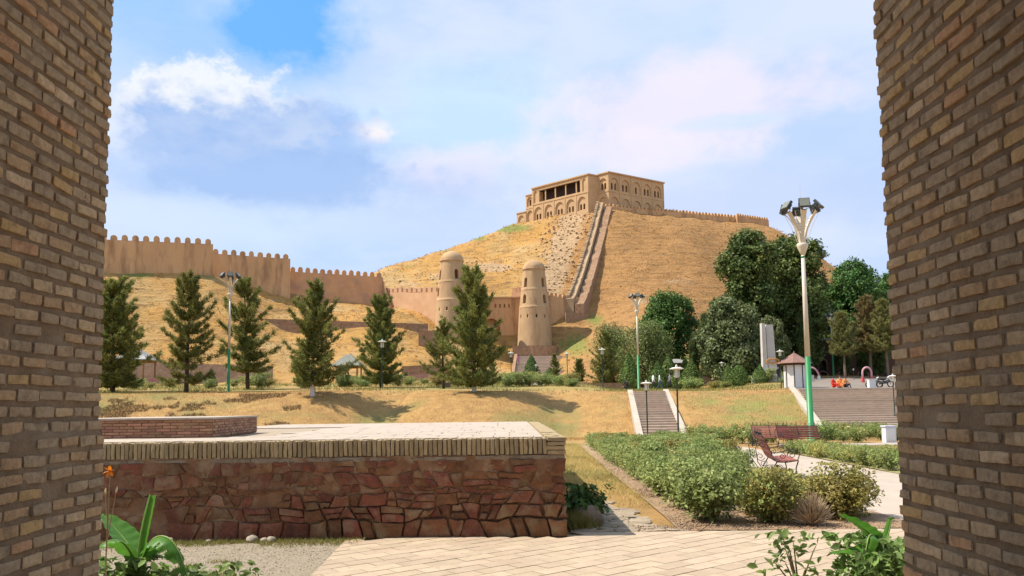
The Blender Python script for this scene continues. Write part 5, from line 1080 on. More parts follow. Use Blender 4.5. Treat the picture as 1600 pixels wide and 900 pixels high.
# slanted ramp with pale kerbs on the upper terrace
def ramp():
    p = gp(826, 84); root = thing('slanted_ramp', 'short sloping ramp with pale kerbs between the low garden walls', 'ramp', tuple(p)); z1 = at(820, 592, 88).z; z0 = at(845, 612, 80).z
    for a, b_ in ((at(806, 593, 88), at(838, 613, 79)), (at(832, 593, 88), at(858, 613, 79))):
        b = MB(); s = Vector((.45, 0, 0)); dn = Vector((0, 0, -1.2)); b.add([a, a + s, b_ + s, b_, a + dn, a + s + dn, b_ + s + dn, b_ + dn], [(0, 3, 2, 1), (0, 1, 5, 4), (1, 2, 6, 5), (2, 3, 7, 6), (3, 0, 4, 7)]); b.build('kerb', MT['kerb'], root)
    a, a2, c_, c2 = at(808, 594, 88), at(832, 594, 88), at(858, 614, 79), at(840, 614, 79); b = MB(); dn = Vector((0, 0, -1.0)); b.add([a, a2, c_, c2, a + dn, a2 + dn, c_ + dn, c2 + dn], [(0, 3, 2, 1), (2, 3, 7, 6), (0, 1, 5, 4), (1, 2, 6, 5), (3, 0, 4, 7)]); b.build('surface', MT['step'], root)
ramp()
p = gp(698, 74); tag(MB().bevbox((p.x, 74, p.z + .2), (.75, .6, .55), .04).build('stone_block', MT['rock']), 'grey stone block on the bank edge beside the white trunked pine', 'stone block')
p = at(1362, 606, 64); z = G(p.x, 64); root = thing('white_table', 'small white covered table at the top of the wide stairs', 'table', (p.x, 64, z))
MB().bevbox((p.x, 64, z + .72), (.62, .5, .05), .01).build('table_top', MT['white'], root); MB().bevbox((p.x, 64, z + .34), (.54, .44, .72), .02).build('cloth', MT['white'], root)
for k, px in enumerate((1383, 1375)):
    x = at(px, 606, 65).x; z = G(x, 65); root = thing('motorbike', ('parked black motorbike with pale fairing at the top of the wide stairs', 'second dark motorbike parked behind the white table')[k], 'motorbike', (x, 65 + k, z), 'parked motorbikes')
    for s in (-1, 1): MB().tube([(x + s * .48 + .25 * math.cos(a), 65 + k, z + .27 + .25 * math.sin(a)) for a in np.linspace(0, 2 * math.pi, 17)], .05, 6).build('wheel', MT['iron'], root)
    MB().tube([(x - .5, 65 + k, z + .3), (x - .15, 65 + k, z + .42), (x + .2, 65 + k, z + .45), (x + .38, 65 + k, z + .75)], [.06, .13, .15, .05], 8).build('frame', MT['lampbody'], root); MB().tube([(x - .55, 65 + k, z + .72), (x - .1, 65 + k, z + .68), (x + .12, 65 + k, z + .72)], [.07, .12, .06], 8).build('seat', MT['iron'], root)
    MB().tube([(x + .38, 65 + k - .3, z + .95), (x + .33, 65 + k, z + .85), (x + .38, 65 + k + .3, z + .95)], .025, 6).build('handlebar', MT['iron'], root); MB().tube([(x + .3, 65 + k, z + .88), (x + .46, 65 + k, z + .62)], [.12, .09], 8).build('fairing', MT['white'], root); MB().tube([(x + .36, 65 + k, z + .8), (x + .48, 65 + k, z + .27)], .03, 6).build('fork', MT['lampbody'], root)

# ------------------------------------------------------------------ trees
def needle_tris(O, Dv, ln, w):
    n = len(O); p = unit(np.cross(Dv, rng.normal(size=(n, 3)))); V = np.empty((n, 3, 3)); ln = np.asarray(ln).reshape(-1, 1); V[:, 0] = O - p * w; V[:, 1] = O + p * w; V[:, 2] = O + Dv * ln
    return V.reshape(-1, 3), np.arange(n * 3).reshape(n, 3)
def pine_meshes(seed, H=9.0, Rm=2.3, low=.10, whorls=19, per=6, shape=1.0, needles=15, m='pine', bark='bark', lime=0, gappy=0.0, nlen=.34, nw=.034, ex=.72):
    random.seed(seed); global rng; rng = np.random.default_rng(seed)
    bx, by = random.uniform(-.25, .25), random.uniform(-.25, .25); ph = random.uniform(0, 6); ax = lambda f: Vector((bx * math.sin(f * 2.6 + ph) * f, by * math.sin(f * 3.1 + ph * 2) * f, f * H))
    tb = MB(); tb.tube([ax(i / 9) - (Vector((0, 0, .4)) if i == 0 else Vector()) for i in range(10)], [.17 * (1 - i / 9.4) * H / 9 + .012 for i in range(10)], 9)
    O = []; T = []
    for w in range(whorls):
        f = low + (1 - low) * (w + random.uniform(-.3, .3)) / whorls; f = min(.985, max(low, f)); rel = (f - low) / (1 - low)
        env = Rm * ((1 - rel) ** ex * (.72 + .28 * min(1, rel / .16))) * shape + .16
        env *= random.uniform(.72, 1.15); nb = max(3, int(round(per * (1 - .35 * rel)))); a0 = random.uniform(0, 6.28)
        for k in range(nb):
            if random.random() < gappy: continue
            a = a0 + k * 6.283 / nb + random.uniform(-.35, .35); L = env * random.choice((random.uniform(.45, .8), random.uniform(.8, 1.1), random.uniform(.95, 1.38))); up = .16 + .75 * rel + random.uniform(-.12, .18); d = Vector((math.cos(a), math.sin(a), 0)); P = []; n = 6; b0 = ax(f)
            for i in range(n + 1): s = i / n; P.append(b0 + d * (L * s) + Vector((0, 0, L * (up * s * .55 + .45 * up * s * s) - .10 * L * math.sin(s * 3.14))) + Vector((random.uniform(-.03, .03), random.uniform(-.03, .03), 0)))
            tb.tube(P, [.045 * (1 - .8 * i / n) * (1 - .5 * rel) for i in range(n + 1)], 5, cap=False)
            for i in range(1 if L < .8 else 2, n + 1):
                tdir = (P[i] - P[i - 1]).normalized(); side = Vector((-tdir.y, tdir.x, 0)); spread = L * .26 * (1.15 - i / n) + .06
                for q in range(4):
                    o = P[i] + side * random.uniform(-1, 1) * spread * 1.4 + tdir * random.uniform(-.5, .5) * L / n + Vector((0, 0, random.uniform(-.06, .22) * spread * 2)); O.append(o); T.append((tdir + side * random.uniform(-.8, .8) + Vector((0, 0, .55))).normalized())
    for k in range(14): O.append(ax(.90 + .105 * k / 14)); T.append(Vector((random.uniform(-.4, .4), random.uniform(-.4, .4), 1)).normalized())
    O = np.repeat(np.array([tuple(o) for o in O]), needles, 0); T = np.repeat(np.array([tuple(t) for t in T]), needles, 0); n = len(O)
    Dv = unit(T + rng.normal(0, .62, (n, 3))); O = O + rng.normal(0, .07, (n, 3)); V, Fc = needle_tris(O, Dv, rng.uniform(.6, 1.25, n) * nlen, nw)
    tm = tb.mesh('trunk'); tm.materials.append(MT[bark]); tm.shade_smooth()
    return tm, mesh_np('crown', V, Fc, MT[m]), H
def tree(name, label, cat, meshes, base, h, rz=0, group=None, wide=1.0, lime=None):
    tm, cm, H = meshes; s = h / H; root = thing(name, label, cat, tuple(base), group, rz); root.rotation_euler = (R(random.uniform(-2.2, 2.2)), R(random.uniform(-2.2, 2.2)), rz); root.scale = (s * wide, s * wide, s); link('trunk', tm, root); link('crown', cm, root)
    if lime: MB().tube([(0, 0, -.1), (.005, 0, lime * .5), (.01, 0, lime)], [.195, .182, .168], 10, False).build('limewash', MT['limewash'], root, True, world=False)
    return root
PV = [pine_meshes(11, Rm=2.4, low=.09, gappy=.24, whorls=16), pine_meshes(23, Rm=2.5, low=.10, gappy=.12, ex=.62), pine_meshes(35, Rm=2.5, low=.16, gappy=.22, whorls=17, ex=.6), pine_meshes(47, Rm=2.1, low=.05, whorls=20, per=7, gappy=.06, ex=.58), pine_meshes(59, Rm=2.6, low=.07, whorls=19, gappy=.12, ex=.66),
      pine_meshes(67, Rm=2.2, low=.12, whorls=17, gappy=.16, ex=.8), pine_meshes(73, Rm=2.3, low=.06, whorls=20, gappy=.05, per=7, ex=.5), pine_meshes(79, Rm=2.7, low=.14, whorls=15, gappy=.28, ex=.7)]
def plant(px, D, yt): q = gp(px, D); return q, at(px, yt, D).z - q.z
pg = 'pines along the bank'
for px, D, yt, v, wide, lime, lab in ((176, 68, 442, 6, 1.2, None, 'dense dark pine pressed close against the tall brick pier'), (291, 65, 430, 0, 1.0, None, 'airy pine with a bare dark trunk between the gazebo and the floodlight mast'), (387, 71, 438, 2, 1.0, None, 'pine crowding right beside the thin floodlight mast'),
                                (488, 60.6, 446, 1, 1.05, 1.1, 'bushy pine with a whitewashed trunk foot, growing lowest on the bank'), (595, 74, 468, 6, 1.0, None, 'dense dark pine behind the lamp near the green roofed gazebo'), (693, 70, 502, 7, 1.05, None, 'small leaning pine in front of the pink rubble wall'),
                                (741, 62.5, 428, 6, .98, .9, 'tallest pine with a whitewashed trunk, standing in front of the gate towers'), (868, 90, 553, 5, 1.0, None, 'small young pine by the slanted ramp'), (944, 92, 521, 4, 1.0, None, 'mid sized bushy pine behind the low brown garden wall'), (905, 94, 562, 6, 1.3, None, 'low dark bushy pine beside the gate stairs'), (716, 74, 570, 1, 1.5, None, 'squat bushy young pine at the foot of the tallest pine'), (770, 76, 560, 5, 1.1, None, 'dark young pine just right of the tallest pine')):
    q, h = plant(px, D, yt); tree('pine_tree', lab, 'pine', PV[v], q, h, px * .37, pg, wide * .98, lime * 9 / h if lime else None)

def broad_meshes(seed, H=12., R_=5., leafm='leaf', n_leaf=15000, size=.17, lobes=13, trunk_f=.28, flat=1.0, bark='bark', droop=0.0, low=.18):
    random.seed(seed); global rng; rng = np.random.default_rng(seed); tb = MB(); C = []
    tb.tube([(0, 0, -.5), (.1, 0, H * trunk_f * .5), (0, .1, H * trunk_f), (.1, 0, H * .6), (0, 0, H * .85)], [.045 * H, .036 * H, .03 * H, .016 * H, .004 * H], 9)
    for k in range(lobes):
        f = (k + .5) / lobes; z = H * (low + (0.93 - low) * f ** .9); env = R_ * math.sin(math.pi * min(.97, max(.10, ((z / H) - low + .16) / (1.16 - low)))) ** .6; a = k * 2.4 + random.uniform(-.4, .4); rr = env * random.uniform(.35, .72) if f < .9 else env * .15
        r = R_ * random.uniform(.30, .46); C.append((rr * math.cos(a), rr * math.sin(a), min(z, H - r * .75), r)); tb.tube([(0, 0, H * (trunk_f * .8 + .3 * f)), (rr * .5 * math.cos(a), rr * .5 * math.sin(a), z * .82), (rr * math.cos(a), rr * math.sin(a), z)], [.018 * H, .011 * H, .003 * H], 6, False)
    ctr = np.array(C); wts = ctr[:, 3] ** 2; wts /= wts.sum(); ncl = n_leaf // 15; pick = rng.choice(len(C), ncl, p=wts); d = unit(rng.normal(size=(ncl, 3)) + [0, 0, .35]); rad = rng.uniform(.70, 1.12, (ncl, 1)) ** 1
    P = ctr[pick, :3] + d * ctr[pick, 3:4] * rad * [1, 1, .9 * flat]; N_ = unit(d + [0, 0, .35])
    P = np.repeat(P, 15, 0); N2 = np.repeat(N_, 15, 0); dr = rng.normal(0, R_ * .062, P.shape); P = P + dr
    if droop: P[:, 2] -= np.abs(rng.normal(0, droop, len(P)))
    P[:, 2] = np.maximum(P[:, 2], H * .05)
    V, Fc = leaves(P, rng.uniform(.7, 1.3, len(P)) * size, N2, .9, .62, .12); tm = tb.mesh('trunk'); tm.materials.append(MT[bark]); tm.shade_smooth()
    return tm, mesh_np('crown', V, Fc, MT[leafm]), H
BV = dict(a=broad_meshes(101, 20, 4.9, 'leaf', 30000, .22, 22, .2, low=.10), b=broad_meshes(113, 19, 5.2, 'leaf', 30000, .22, 22, .2, low=.08), c=broad_meshes(127, 12, 5.0, 'leaf2', 24000, .19, 15, .2, low=.12), d=broad_meshes(131, 10, 4.2, 'leaf3', 22000, .19, 14, .18, low=.08, bark='palebark'), e=broad_meshes(139, 17, 5.5, 'leaf2', 24000, .22, 16, .3), f=broad_meshes(149, 9, 4.5, 'leaf4', 16000, .12, 12, .2, droop=.5, low=.10))
bg_ = 'broadleaf trees at the hill foot'
for px, D, yt, v, wide, lab in ((1176, 103, 364, 'a', 1.0, 'tallest dark green plane tree, rising behind the white monument'), (1244, 107, 373, 'b', 1.0, 'dark green plane tree directly behind the tall green and cream mast'), (1146, 97, 474, 'd', 1.0, 'grey green leafy tree in front of the tallest plane tree'), (1045, 112, 461, 'c', .98, 'rounded bright green tree below the dry hill'), (1005, 102, 502, 'f', 1.0, 'soft drooping grey green tree beside the stair head mast'),
                                (1338, 120, 411, 'e', .95, 'bright green tree rising behind the brown pines'), (1108, 106, 490, 'a', .62, 'dark shaded tree between the rounded green tree and the grey green one'), (1290, 121, 440, 'b', .8, 'dark shaded tree behind the arched building'), (1400, 124, 428, 'e', .9, 'green tree partly hidden by the brick pier'), (1205, 98, 500, 'd', .75, 'grey green tree just behind the white monument'), (1085, 101, 520, 'a', .5, 'low dark tree behind the clipped conifers'), (958, 108, 505, 'f', .9, 'pale green shrubby tree beside the grassy gate slope'), (1262, 100, 478, 'a', .55, 'dark leafy tree behind the kiosk'), (1318, 108, 495, 'b', .62, 'dark leafy tree overhanging the arched building'), (1352, 109, 500, 'a', .62, 'shaded dark tree between the brown pines and the arched building'), (1378, 106, 505, 'b', .62, 'low dark tree behind the parked motorbikes')):
    q, h = plant(px, D, yt); tree('broadleaf_tree', lab, 'tree', BV[v], q, h, px * .7, bg_, wide * (1.0 if v not in 'ab' else 1) )
RP_ = [pine_meshes(71, 13, 2.9, .36, 14, 7, 1.0, 22, 'pine2', 'palebark', nlen=.5, nw=.05), pine_meshes(83, 13, 2.8, .34, 13, 7, 1.0, 22, 'pine3', 'palebark', nlen=.5, nw=.05)]
for px, D, yt, v, lab in ((1322, 97, 488, 0, 'olive pine with a tall bare reddish trunk beside the far mast'), (1362, 99, 464, 1, 'brown tinged pine with a bare trunk near the flower arch'), (1389, 97, 470, 0, 'olive pine half hidden by the brick pier')):
    q, h = plant(px, D, yt); tree('pine_tree', lab, 'pine', RP_[v], q, h, px, 'pines by the old building', 1.05)

def thuja_mesh(seed, n=2600, round_=False):
    global rng; rng = np.random.default_rng(seed); u = rng.uniform(0, 1, n); a = rng.uniform(0, 6.283, n); prof = (np.sin(np.pi * np.clip(u * .88 + .12, 0, 1)) ** .7 if round_ else np.where(u < .22, .72 + .28 * u / .22, (1 - (u - .22) / .78) ** .8)) * (1 + .10 * np.sin(a * 5 + u * 9)) * rng.uniform(.82, 1.06, n)
    P = np.stack([prof * .34 * np.cos(a), prof * .34 * np.sin(a), u * 1.0 + .02], 1); N_ = unit(np.stack([np.cos(a), np.sin(a), np.full(n, .45)], 1)); V, Fc = leaves(P, rng.uniform(.018, .036, n), N_, .7, .6)
    b = MB().lathe([(.03, -.06), (.025, .3), (.01, .8)], 6); tm = b.mesh('stem'); tm.materials.append(MT['bark']); return tm, mesh_np('foliage', V, Fc, MT['thuja'])
TV = [thuja_mesh(1), thuja_mesh(2), thuja_mesh(3, 2600, True)]
for i, (px, yt, D, v, wd, lab) in enumerate(((329, 577, 79, 0, 1.2, 'small clipped conifer right of the airy pine'), (408, 582, 80, 1, 1.3, 'small dark conifer behind the thin post lamp'), (477, 566, 74, 2, 1.2, 'dark rounded conifer behind the whitewashed pine'), (536, 572, 76, 2, 1.1, 'rounded dark conifer beside the green roofed gazebo'), (831, 555, 96, 0, 1.25, 'clipped teardrop conifer below the tower footing'), (984, 552, 89, 0, 1.1, 'tall clipped conifer beside the stair head mast'),
                                          (1029, 565, 93, 0, 1.35, 'clipped teardrop conifer behind the two white shirted walkers'), (1046, 556, 98, 1, 1.3, 'clipped conifer in front of the pale roofed gazebo'), (1059, 580, 88, 2, 1.2, 'dark low conifer behind the lone walker'), (1072, 560, 101, 1, 1.2, 'clipped conifer behind its brighter pointed neighbour'), (1081, 562, 93, 0, 1.4, 'bright pointed teardrop conifer on the lawn'), (1139, 569, 93, 0, 1.1, 'clipped conifer behind the round shrub'), (1155, 571, 84, 2, 1.5, 'round yellowish green shrub on the lawn'), (1189, 569, 84, 0, 1.2, 'clipped teardrop conifer at the foot of the monument'), (1182, 576, 87, 1, 1.2, 'clipped conifer behind the one at the monument foot'), (860, 575, 92, 2, 1.4, 'rounded light green shrub beside the young pine'))):
    q, h = plant(px, D, yt); root = thing('clipped_conifer', lab, 'conifer', tuple(q), 'clipped conifers', i); root.scale = (h * wd * .84, h * wd * .84, h); link('stem', TV[v][0], root); link('foliage', TV[v][1], root)

# ------------------------------------------------------------------ rose beds
def bush_meshes(seed, n=2300, w=.52, h=.80, m='rose', ls=.036, stems=12):
    random.seed(seed); global rng; rng = np.random.default_rng(seed); tb = MB(); tips = []
    for k in range(stems):
        a = random.uniform(0, 6.283); r = w * random.uniform(.25, .95); hh = h * random.uniform(.55, 1.05); P = [(0, 0, -.03), (r * .35 * math.cos(a), r * .35 * math.sin(a), hh * .45), (r * .8 * math.cos(a), r * .8 * math.sin(a), hh * .85), (r * math.cos(a), r * math.sin(a), hh)]; tb.tube(P, [.010, .008, .006, .003], 4, False); tips += [P[1], P[2], P[2], P[3], P[3]]
    tips = np.array(tips); ncl = n // 9; P = tips[rng.integers(0, len(tips), ncl)] + rng.normal(0, .13, (ncl, 3)) * [1, 1, .9]; P = np.repeat(P, 9, 0) + rng.normal(0, .05, (ncl * 9, 3)); P[:, 2] = np.clip(P[:, 2], .05, h * 1.15)
    out = unit(P * [1, 1, .3] + [0, 0, .45]); V, Fc = leaves6(P, rng.uniform(.6, 1.35, len(P)) * ls, out, .85, .5); sm = tb.mesh('stems'); sm.materials.append(MT['stem']); return sm, mesh_np('foliage', V, Fc, MT[m]), tips
def flower_mesh(seed, m, r=.045):
    random.seed(seed); b = MB()
    for ring, (rr, tilt, n) in enumerate(((1, .35, 6), (.7, .8, 5), (.4, 1.2, 4))):
        for k in range(n):
            a = k * 6.283 / n + ring; d = Vector((math.cos(a), math.sin(a), 0)); t = Vector((-d.y, d.x, 0)); up = Vector((0, 0, 1)); tip = d * r * rr * math.cos(tilt) + up * r * rr * math.sin(tilt); mid = tip * .6; b.add([Vector((0, 0, 0)), mid + t * r * rr * .45, tip, mid - t * r * rr * .45], [(0, 1, 2, 3)])
    me = b.mesh('flower'); me.materials.append(MT[m]); return me
RV = [bush_meshes(201), bush_meshes(203, w=.48, h=.72), bush_meshes(205, w=.55, h=.9), bush_meshes(207, m='rosedry', h=.78), bush_meshes(209, w=.58, h=.66)]
FL = {m: [flower_mesh(3 + i, m, .05 + .01 * i) for i in range(2)] for m in ('redflower', 'orangeflower', 'creamflower')}
def rose(x, y, v, s, label, group, fl=(), z=None):
    root = thing('rose_bush', label, 'rose bush', (x, y, (G(x, y) if z is None else z) + .02), group, random.uniform(0, 6.28)); root.scale = (s, s, s * random.uniform(.88, 1.1)); link('stems', RV[v][0], root); link('foliage', RV[v][1], root)
    for m in fl:
        t = random.choice(RV[v][2]); o = link('flower', random.choice(FL[m]), root); o.location = (t[0] * 1.05, t[1] * 1.05, max(t[2] + .10, .62)); o.rotation_euler = (random.uniform(-.5, .5), random.uniform(-.5, .5), 0); o.scale = (1.8,) * 3
random.seed(77)
li = lambda P, y: float(np.interp(y, [p[1] for p in P], [p[0] for p in P]))
y = 10.75; cnt = 0
def where(x, y, a, b_): return (', along the paved front edge' if y < 11.6 else ', along the bare soil edge' if x < a + .5 else ', along the path' if x > b_ - .6 else ', near the foot of the stairs' if y > 31 else ', in the middle of the planting')
while y < 38:
    a, b_ = li(LB, y) + .16, li(RB, y) - (.40 if y < 13 else .25); step = .68 if y < 20 else .95; x = a + random.uniform(0, .3)
    while x < b_:
        low_ = .50 if (11.6 < y < 20 and x > y * .27) else .84 if (y < 11.6 and x > y * .30) else 1
        if 800 + 1200 * x / y < np.interp(y, [10.5, 11.3, 12, 13, 14.5, 18, 25, 40], [1325, 1325, 1290, 1250, 1205, 1160, 1150, 1110]) and not (y < 11.0 and 3.75 < x < 4.25):
            dry = (y < 13.5 and x > 4.4) or random.random() < .14; fl = () if random.random() < (.82 if y < 24 else .55) else (random.choice(('redflower', 'orangeflower', 'creamflower', 'creamflower')),)
            if y > 26: fl = fl * 2
            lab = ('olive brown drying rose bush' if dry else 'leafy grey green rose bush without blooms') if not fl else f'rose bush carrying {"red" if fl[0] == "redflower" else "orange" if fl[0] == "orangeflower" else "cream"} blooms'
            v = 3 if dry else random.choice((0, 1, 2, 4)); rose(x + random.uniform(-.12, .12), y + random.uniform(-.2, .2), v, random.uniform(.80, 1.0) * (.95 if y < 12.5 else .82) * low_, lab + where(x, y, a, b_), 'rose bushes in the main bed', fl); cnt += 1
        x += step * random.uniform(.85, 1.15)
    y += step * .95
for x_, y_, v_, s_ in ((3.55, 10.85, 0, .72), (4.55, 10.95, 3, .70), (4.85, 11.25, 4, .66), (4.2, 11.35, 3, .74), (3.75, 11.7, 2, .70), (4.5, 11.9, 0, .62), (4.05, 12.3, 4, .62), (4.9, 12.0, 3, .52), (4.4, 12.9, 1, .52), (4.75, 13.4, 0, .46)):
    rose(x_, y_, v_, s_, 'low rose bush between the dead twiggy bush and the scrollwork bench', 'rose bushes in the main bed', ('redflower',) if v_ == 0 else ('creamflower',) if v_ == 2 else ())
for k, (x0, y0, x1, y1, n, sc_) in enumerate(((9.55, 18.9, 10.6, 29.5, 15, .62), (10.6, 19.4, 11.5, 29, 11, .55), (12, 19.2, 16, 20, 6, .6))):
    for i in range(n):
        f = i / (n - 1); fl = random.choice(((), (), ('orangeflower',), ('redflower',), ('creamflower', 'creamflower'))); lab = 'low green rose bush across the path' if not fl else f'low rose bush with {fl[0][:-6]} blooms across the path'
        rose(x0 + (x1 - x0) * f + random.uniform(-.15, .15), y0 + (y1 - y0) * f, random.choice((0, 1, 4)), sc_ * random.uniform(.85, 1.15), lab, 'low roses across the path', fl)
for i in range(30):
    x = random.uniform(13.5, 24); y = random.uniform(39.5, 48); fl = random.choice(((), (), (), ('creamflower',), ('redflower',))); rose(x, y, random.choice((0, 1, 4)), random.uniform(.8, 1.2), ('green shrub in the bed at the foot of the wide stairs' if not fl else f'shrub with {fl[0][:-6]} blooms at the foot of the wide stairs'), 'shrubs at the foot of the wide stairs', fl)
o_, h_ = at(1182, 700, 30), 0
for px, D in ((1120, 40), (1140, 41), (1160, 40), (1175, 37.5), (1100, 42), (1085, 43), (1195, 38.5)): x = at(px, 690, D).x; rose(x, D, 0, 1.1, 'rose bush at the foot of the dry bank beside the narrow stairs', 'rose bushes at the bank foot', random.choice(((), ('creamflower',) * 2, ('orangeflower',))))
# low planting on the upper terrace
for i in range(70):
    px = random.choice((random.uniform(165, 480), random.uniform(480, 760), random.uniform(780, 900), random.uniform(1080, 1230))); D = random.uniform(76, 99); q = gp(px, D); root = thing('low_shrub', 'small low green shrub on the upper terrace ' + ('near the grey roofed gazebo' if px < 330 else 'behind the floodlight mast' if px < 440 else 'near the green roofed gazebo' if px < 640 else 'behind the tallest pine' if px < 780 else 'near the slanted ramp' if px < 950 else 'on the lawn near the clipped conifers'), 'shrub', tuple(q), 'low shrubs on the upper terrace', random.uniform(0, 6)); s = random.uniform(.8, 1.7); root.scale = (s * 1.4, s * 1.4, s * .9); link('stems', RV[i % 5][0], root); link('foliage', RV[i % 5][1], root)
# dead twiggy bush at the front of the bed
random.seed(5); tb = MB()
for k in range(420):
    a = random.uniform(0, 6.283); r = .27 * random.random() ** .5; hh = .46 * math.sqrt(max(.03, 1 - (r / .28) ** 2)) * random.uniform(.6, 1.05); tb.tube([(0, 0, 0), (r * .5 * math.cos(a), r * .5 * math.sin(a), hh * .5), (r * math.cos(a) + random.uniform(-.05, .05), r * math.sin(a), hh)], [.007, .005, .002], 4, False)
root = thing('dead_bush', 'pale dead twiggy bush at the front edge of the rose bed', 'dead bush', (4.0, 10.48, .03)); tb.build('twigs', MT['deadtwig'], root, world=False)

# ------------------------------------------------------------------ banana plants, lily and herbs by the piers
def blade_mesh(path, width, fold=.25, wave=.02, tears=0, seed=0, prof=None):
    random.seed(seed); P = [Vector(p) for p in path]; n = 26; V = []; seg = len(P) - 1
    def cr(t):
        k = min(int(t * seg), seg - 1); f = t * seg - k; a, b, c, d = P[max(k - 1, 0)], P[k], P[k + 1], P[min(k + 2, seg)]; return .5 * ((2 * b) + (c - a) * f + (2 * a - 5 * b + 4 * c - d) * f * f + (3 * b - a - 3 * c + d) * f ** 3)
    S = [cr(i / n) for i in range(n + 1)]; mid = []; fs = []; ref = None
    for i, p in enumerate(S):
        t = (S[min(i + 1, n)] - S[max(i - 1, 0)]).normalized()
        if ref is None: ref = t.cross(Vector((0, 0, 1))); ref = ref.normalized() if ref.length > .2 else Vector((1, 0, 0))
        s = (ref - t * ref.dot(t)).normalized(); ref = s; nn = s.cross(t); nn = nn if nn.z > 0 else -nn; f = i / n
        w = width * (prof(f) if prof else (math.sin(math.pi * min(1, f * .93 + .07)) ** .65)); mid.append(p)
        for q in (-1, -.5, 0, .5, 1): V.append(p + s * (q * w) + nn * (abs(q) * w * fold + wave * math.sin(i * 1.7 + q * 2) * abs(q)))
    for i in range(n):
        for j in range(4):
            if tears and j in (0, 3) and (i * 7 + j * 3 + seed) % tears == 0: continue
            fs.append((i * 5 + j, i * 5 + j + 1, i * 5 + 6 + j, i * 5 + 5 + j))
    return V, fs, mid
def banana(label, loc, leaves_, stem_top, r):
    root = thing('banana_plant', label, 'banana plant', tuple(loc)); top = Vector(stem_top); base = Vector(loc)
    b = MB().tube([base - Vector((0, 0, .05)), base.lerp(top, .5), top], [r * 1.2, r, r * .6], 10); b.build('stem', MT['bananarib'], root, True)
    for i, (path, w, kw, m) in enumerate(leaves_):
        V, fs, mid = blade_mesh(path, w, seed=i, **kw); b = MB().add(V, fs); lf = b.build('leaf', MT[m], root, True); MB().tube([top - (top - base).normalized() * .05] + [mid[0].lerp(top, .4)] + mid, [r * .5, r * .42] + [r * .36 * (1 - .85 * k / len(mid)) for k in range(len(mid))], 6).build('midrib', MT['bananarib'], lf, True)
    return root
D = 6.5; T = lambda px, py, dd=0: at(px, py, D + dd)
banana('young banana plant with one rolled upright leaf in front of the stone platform', (T(216, 900).x, D, 0), [
    ([T(212, 874), T(200, 850, .05), T(182, 828, .1), T(160, 803, .15)], .125, dict(fold=.30, wave=.006), 'banana'),
    ([T(216, 872), T(219, 845, -.02), T(226, 810, -.05), T(235, 774, -.08)], .036, dict(fold=1.5, wave=.002, prof=lambda f: .75 + .25 * math.sin(f * 3.1)), 'banana'),
    ([T(222, 872), T(240, 842, -.12), T(262, 840, -.2), T(280, 862, -.26), T(292, 900, -.3)], .105, dict(fold=-.75, wave=.012, tears=5), 'banana'),
    ([T(210, 874), T(192, 848, -.2), T(170, 845, -.3), T(150, 858, -.4)], .09, dict(fold=-.4, wave=.01), 'banana'),
    ([T(221, 876), T(238, 856, .1), T(258, 853, .2), T(272, 872, .25)], .07, dict(fold=-.6, wave=.01, tears=6), 'banana')], T(215, 880), .030)
D = 6.6
banana('banana plant with a torn drooping leaf in front of the red patched pier', (T(1372, 900).x, D, 0), [
    ([T(1373, 862), T(1362, 838, -.05), T(1342, 822, -.1), T(1312, 804, -.1)], .085, dict(fold=.35, wave=.008), 'banana'),
    ([T(1372, 866), T(1352, 848, -.15), T(1330, 856, -.2), T(1296, 863, -.2)], .055, dict(fold=-.7, wave=.012, tears=4), 'banana'),
    ([T(1384, 866), T(1386, 845, .0), T(1390, 826, .0), T(1394, 808, .0)], .026, dict(fold=1.4, wave=.002, prof=lambda f: .6 + .4 * math.sin(f * 3.1)), 'banana'),
    ([T(1384, 868), T(1396, 850, .05), T(1412, 842, .1), T(1430, 846, .15)], .08, dict(fold=-.3, wave=.01), 'banana'),
    ([T(1374, 868), T(1366, 840, -.2), T(1358, 838, -.3), T(1352, 868, -.35), T(1350, 892, -.35)], .06, dict(fold=-.9, wave=.01), 'banana'),
    ([T(1382, 866), T(1380, 846, .1), T(1376, 836, .12), T(1374, 852, .12)], .022, dict(fold=-1.0, wave=.01), 'bananadead')], T(1380, 872), .028)
def lily():
    D = 5.6; root = thing('orange_lily', 'orange lily flower on a thin stalk against the brick pier', 'lily', (at(167, 900, D).x, D, 0)); c = at(172, 736, D); b0 = Vector(root.location)
    MB().tube([b0, b0.lerp(c, .5) + Vector((-.01, 0, 0)), c], [.008, .006, .004], 6).build('stalk', MT['deadtwig'], root)
    for k in range(6):
        a = k * 1.047 + .3; d = Vector((math.cos(a), -.35, math.sin(a))).normalized(); V, fs, _ = blade_mesh([c, c + d * .025 + Vector((0, -.01, 0)), c + d * .048 + Vector((0, -.008, -.004))], .012, .2, .001); MB().add(V, fs).build('petal', MT['lilypetal'], root, True)
    for q, (px, py) in enumerate(((165, 772), (181, 770))): e = at(px, py, D); s0 = b0.lerp(c, .62); MB().tube([s0, s0.lerp(e, .6), e], [.004, .004, .003], 5).build('side_stalk', MT['deadtwig'], root); MB().tube([e, e + Vector((.004 if q else -.002, 0, .02)), e + Vector((.010 if q else 0, 0, .045))], [.004, .009, .002], 6).build('bud', MT['creamflower'], root)
MT['lilypetal'] = mat('lily_petals', (.85, .32, .02), (.80, .22, .02), 30, .5, trans=.3)
lily()
def herb(label, c, w, h, n, ls, m='herb', stems=14, seed=1, cat='herb'):
    sm, fm, _ = bush_meshes(seed, n, w, h, m, ls, stems); root = thing('leafy_herb', label, cat, c, 'leafy plants at the pier feet'); link('stems', sm, root); link('foliage', fm, root)
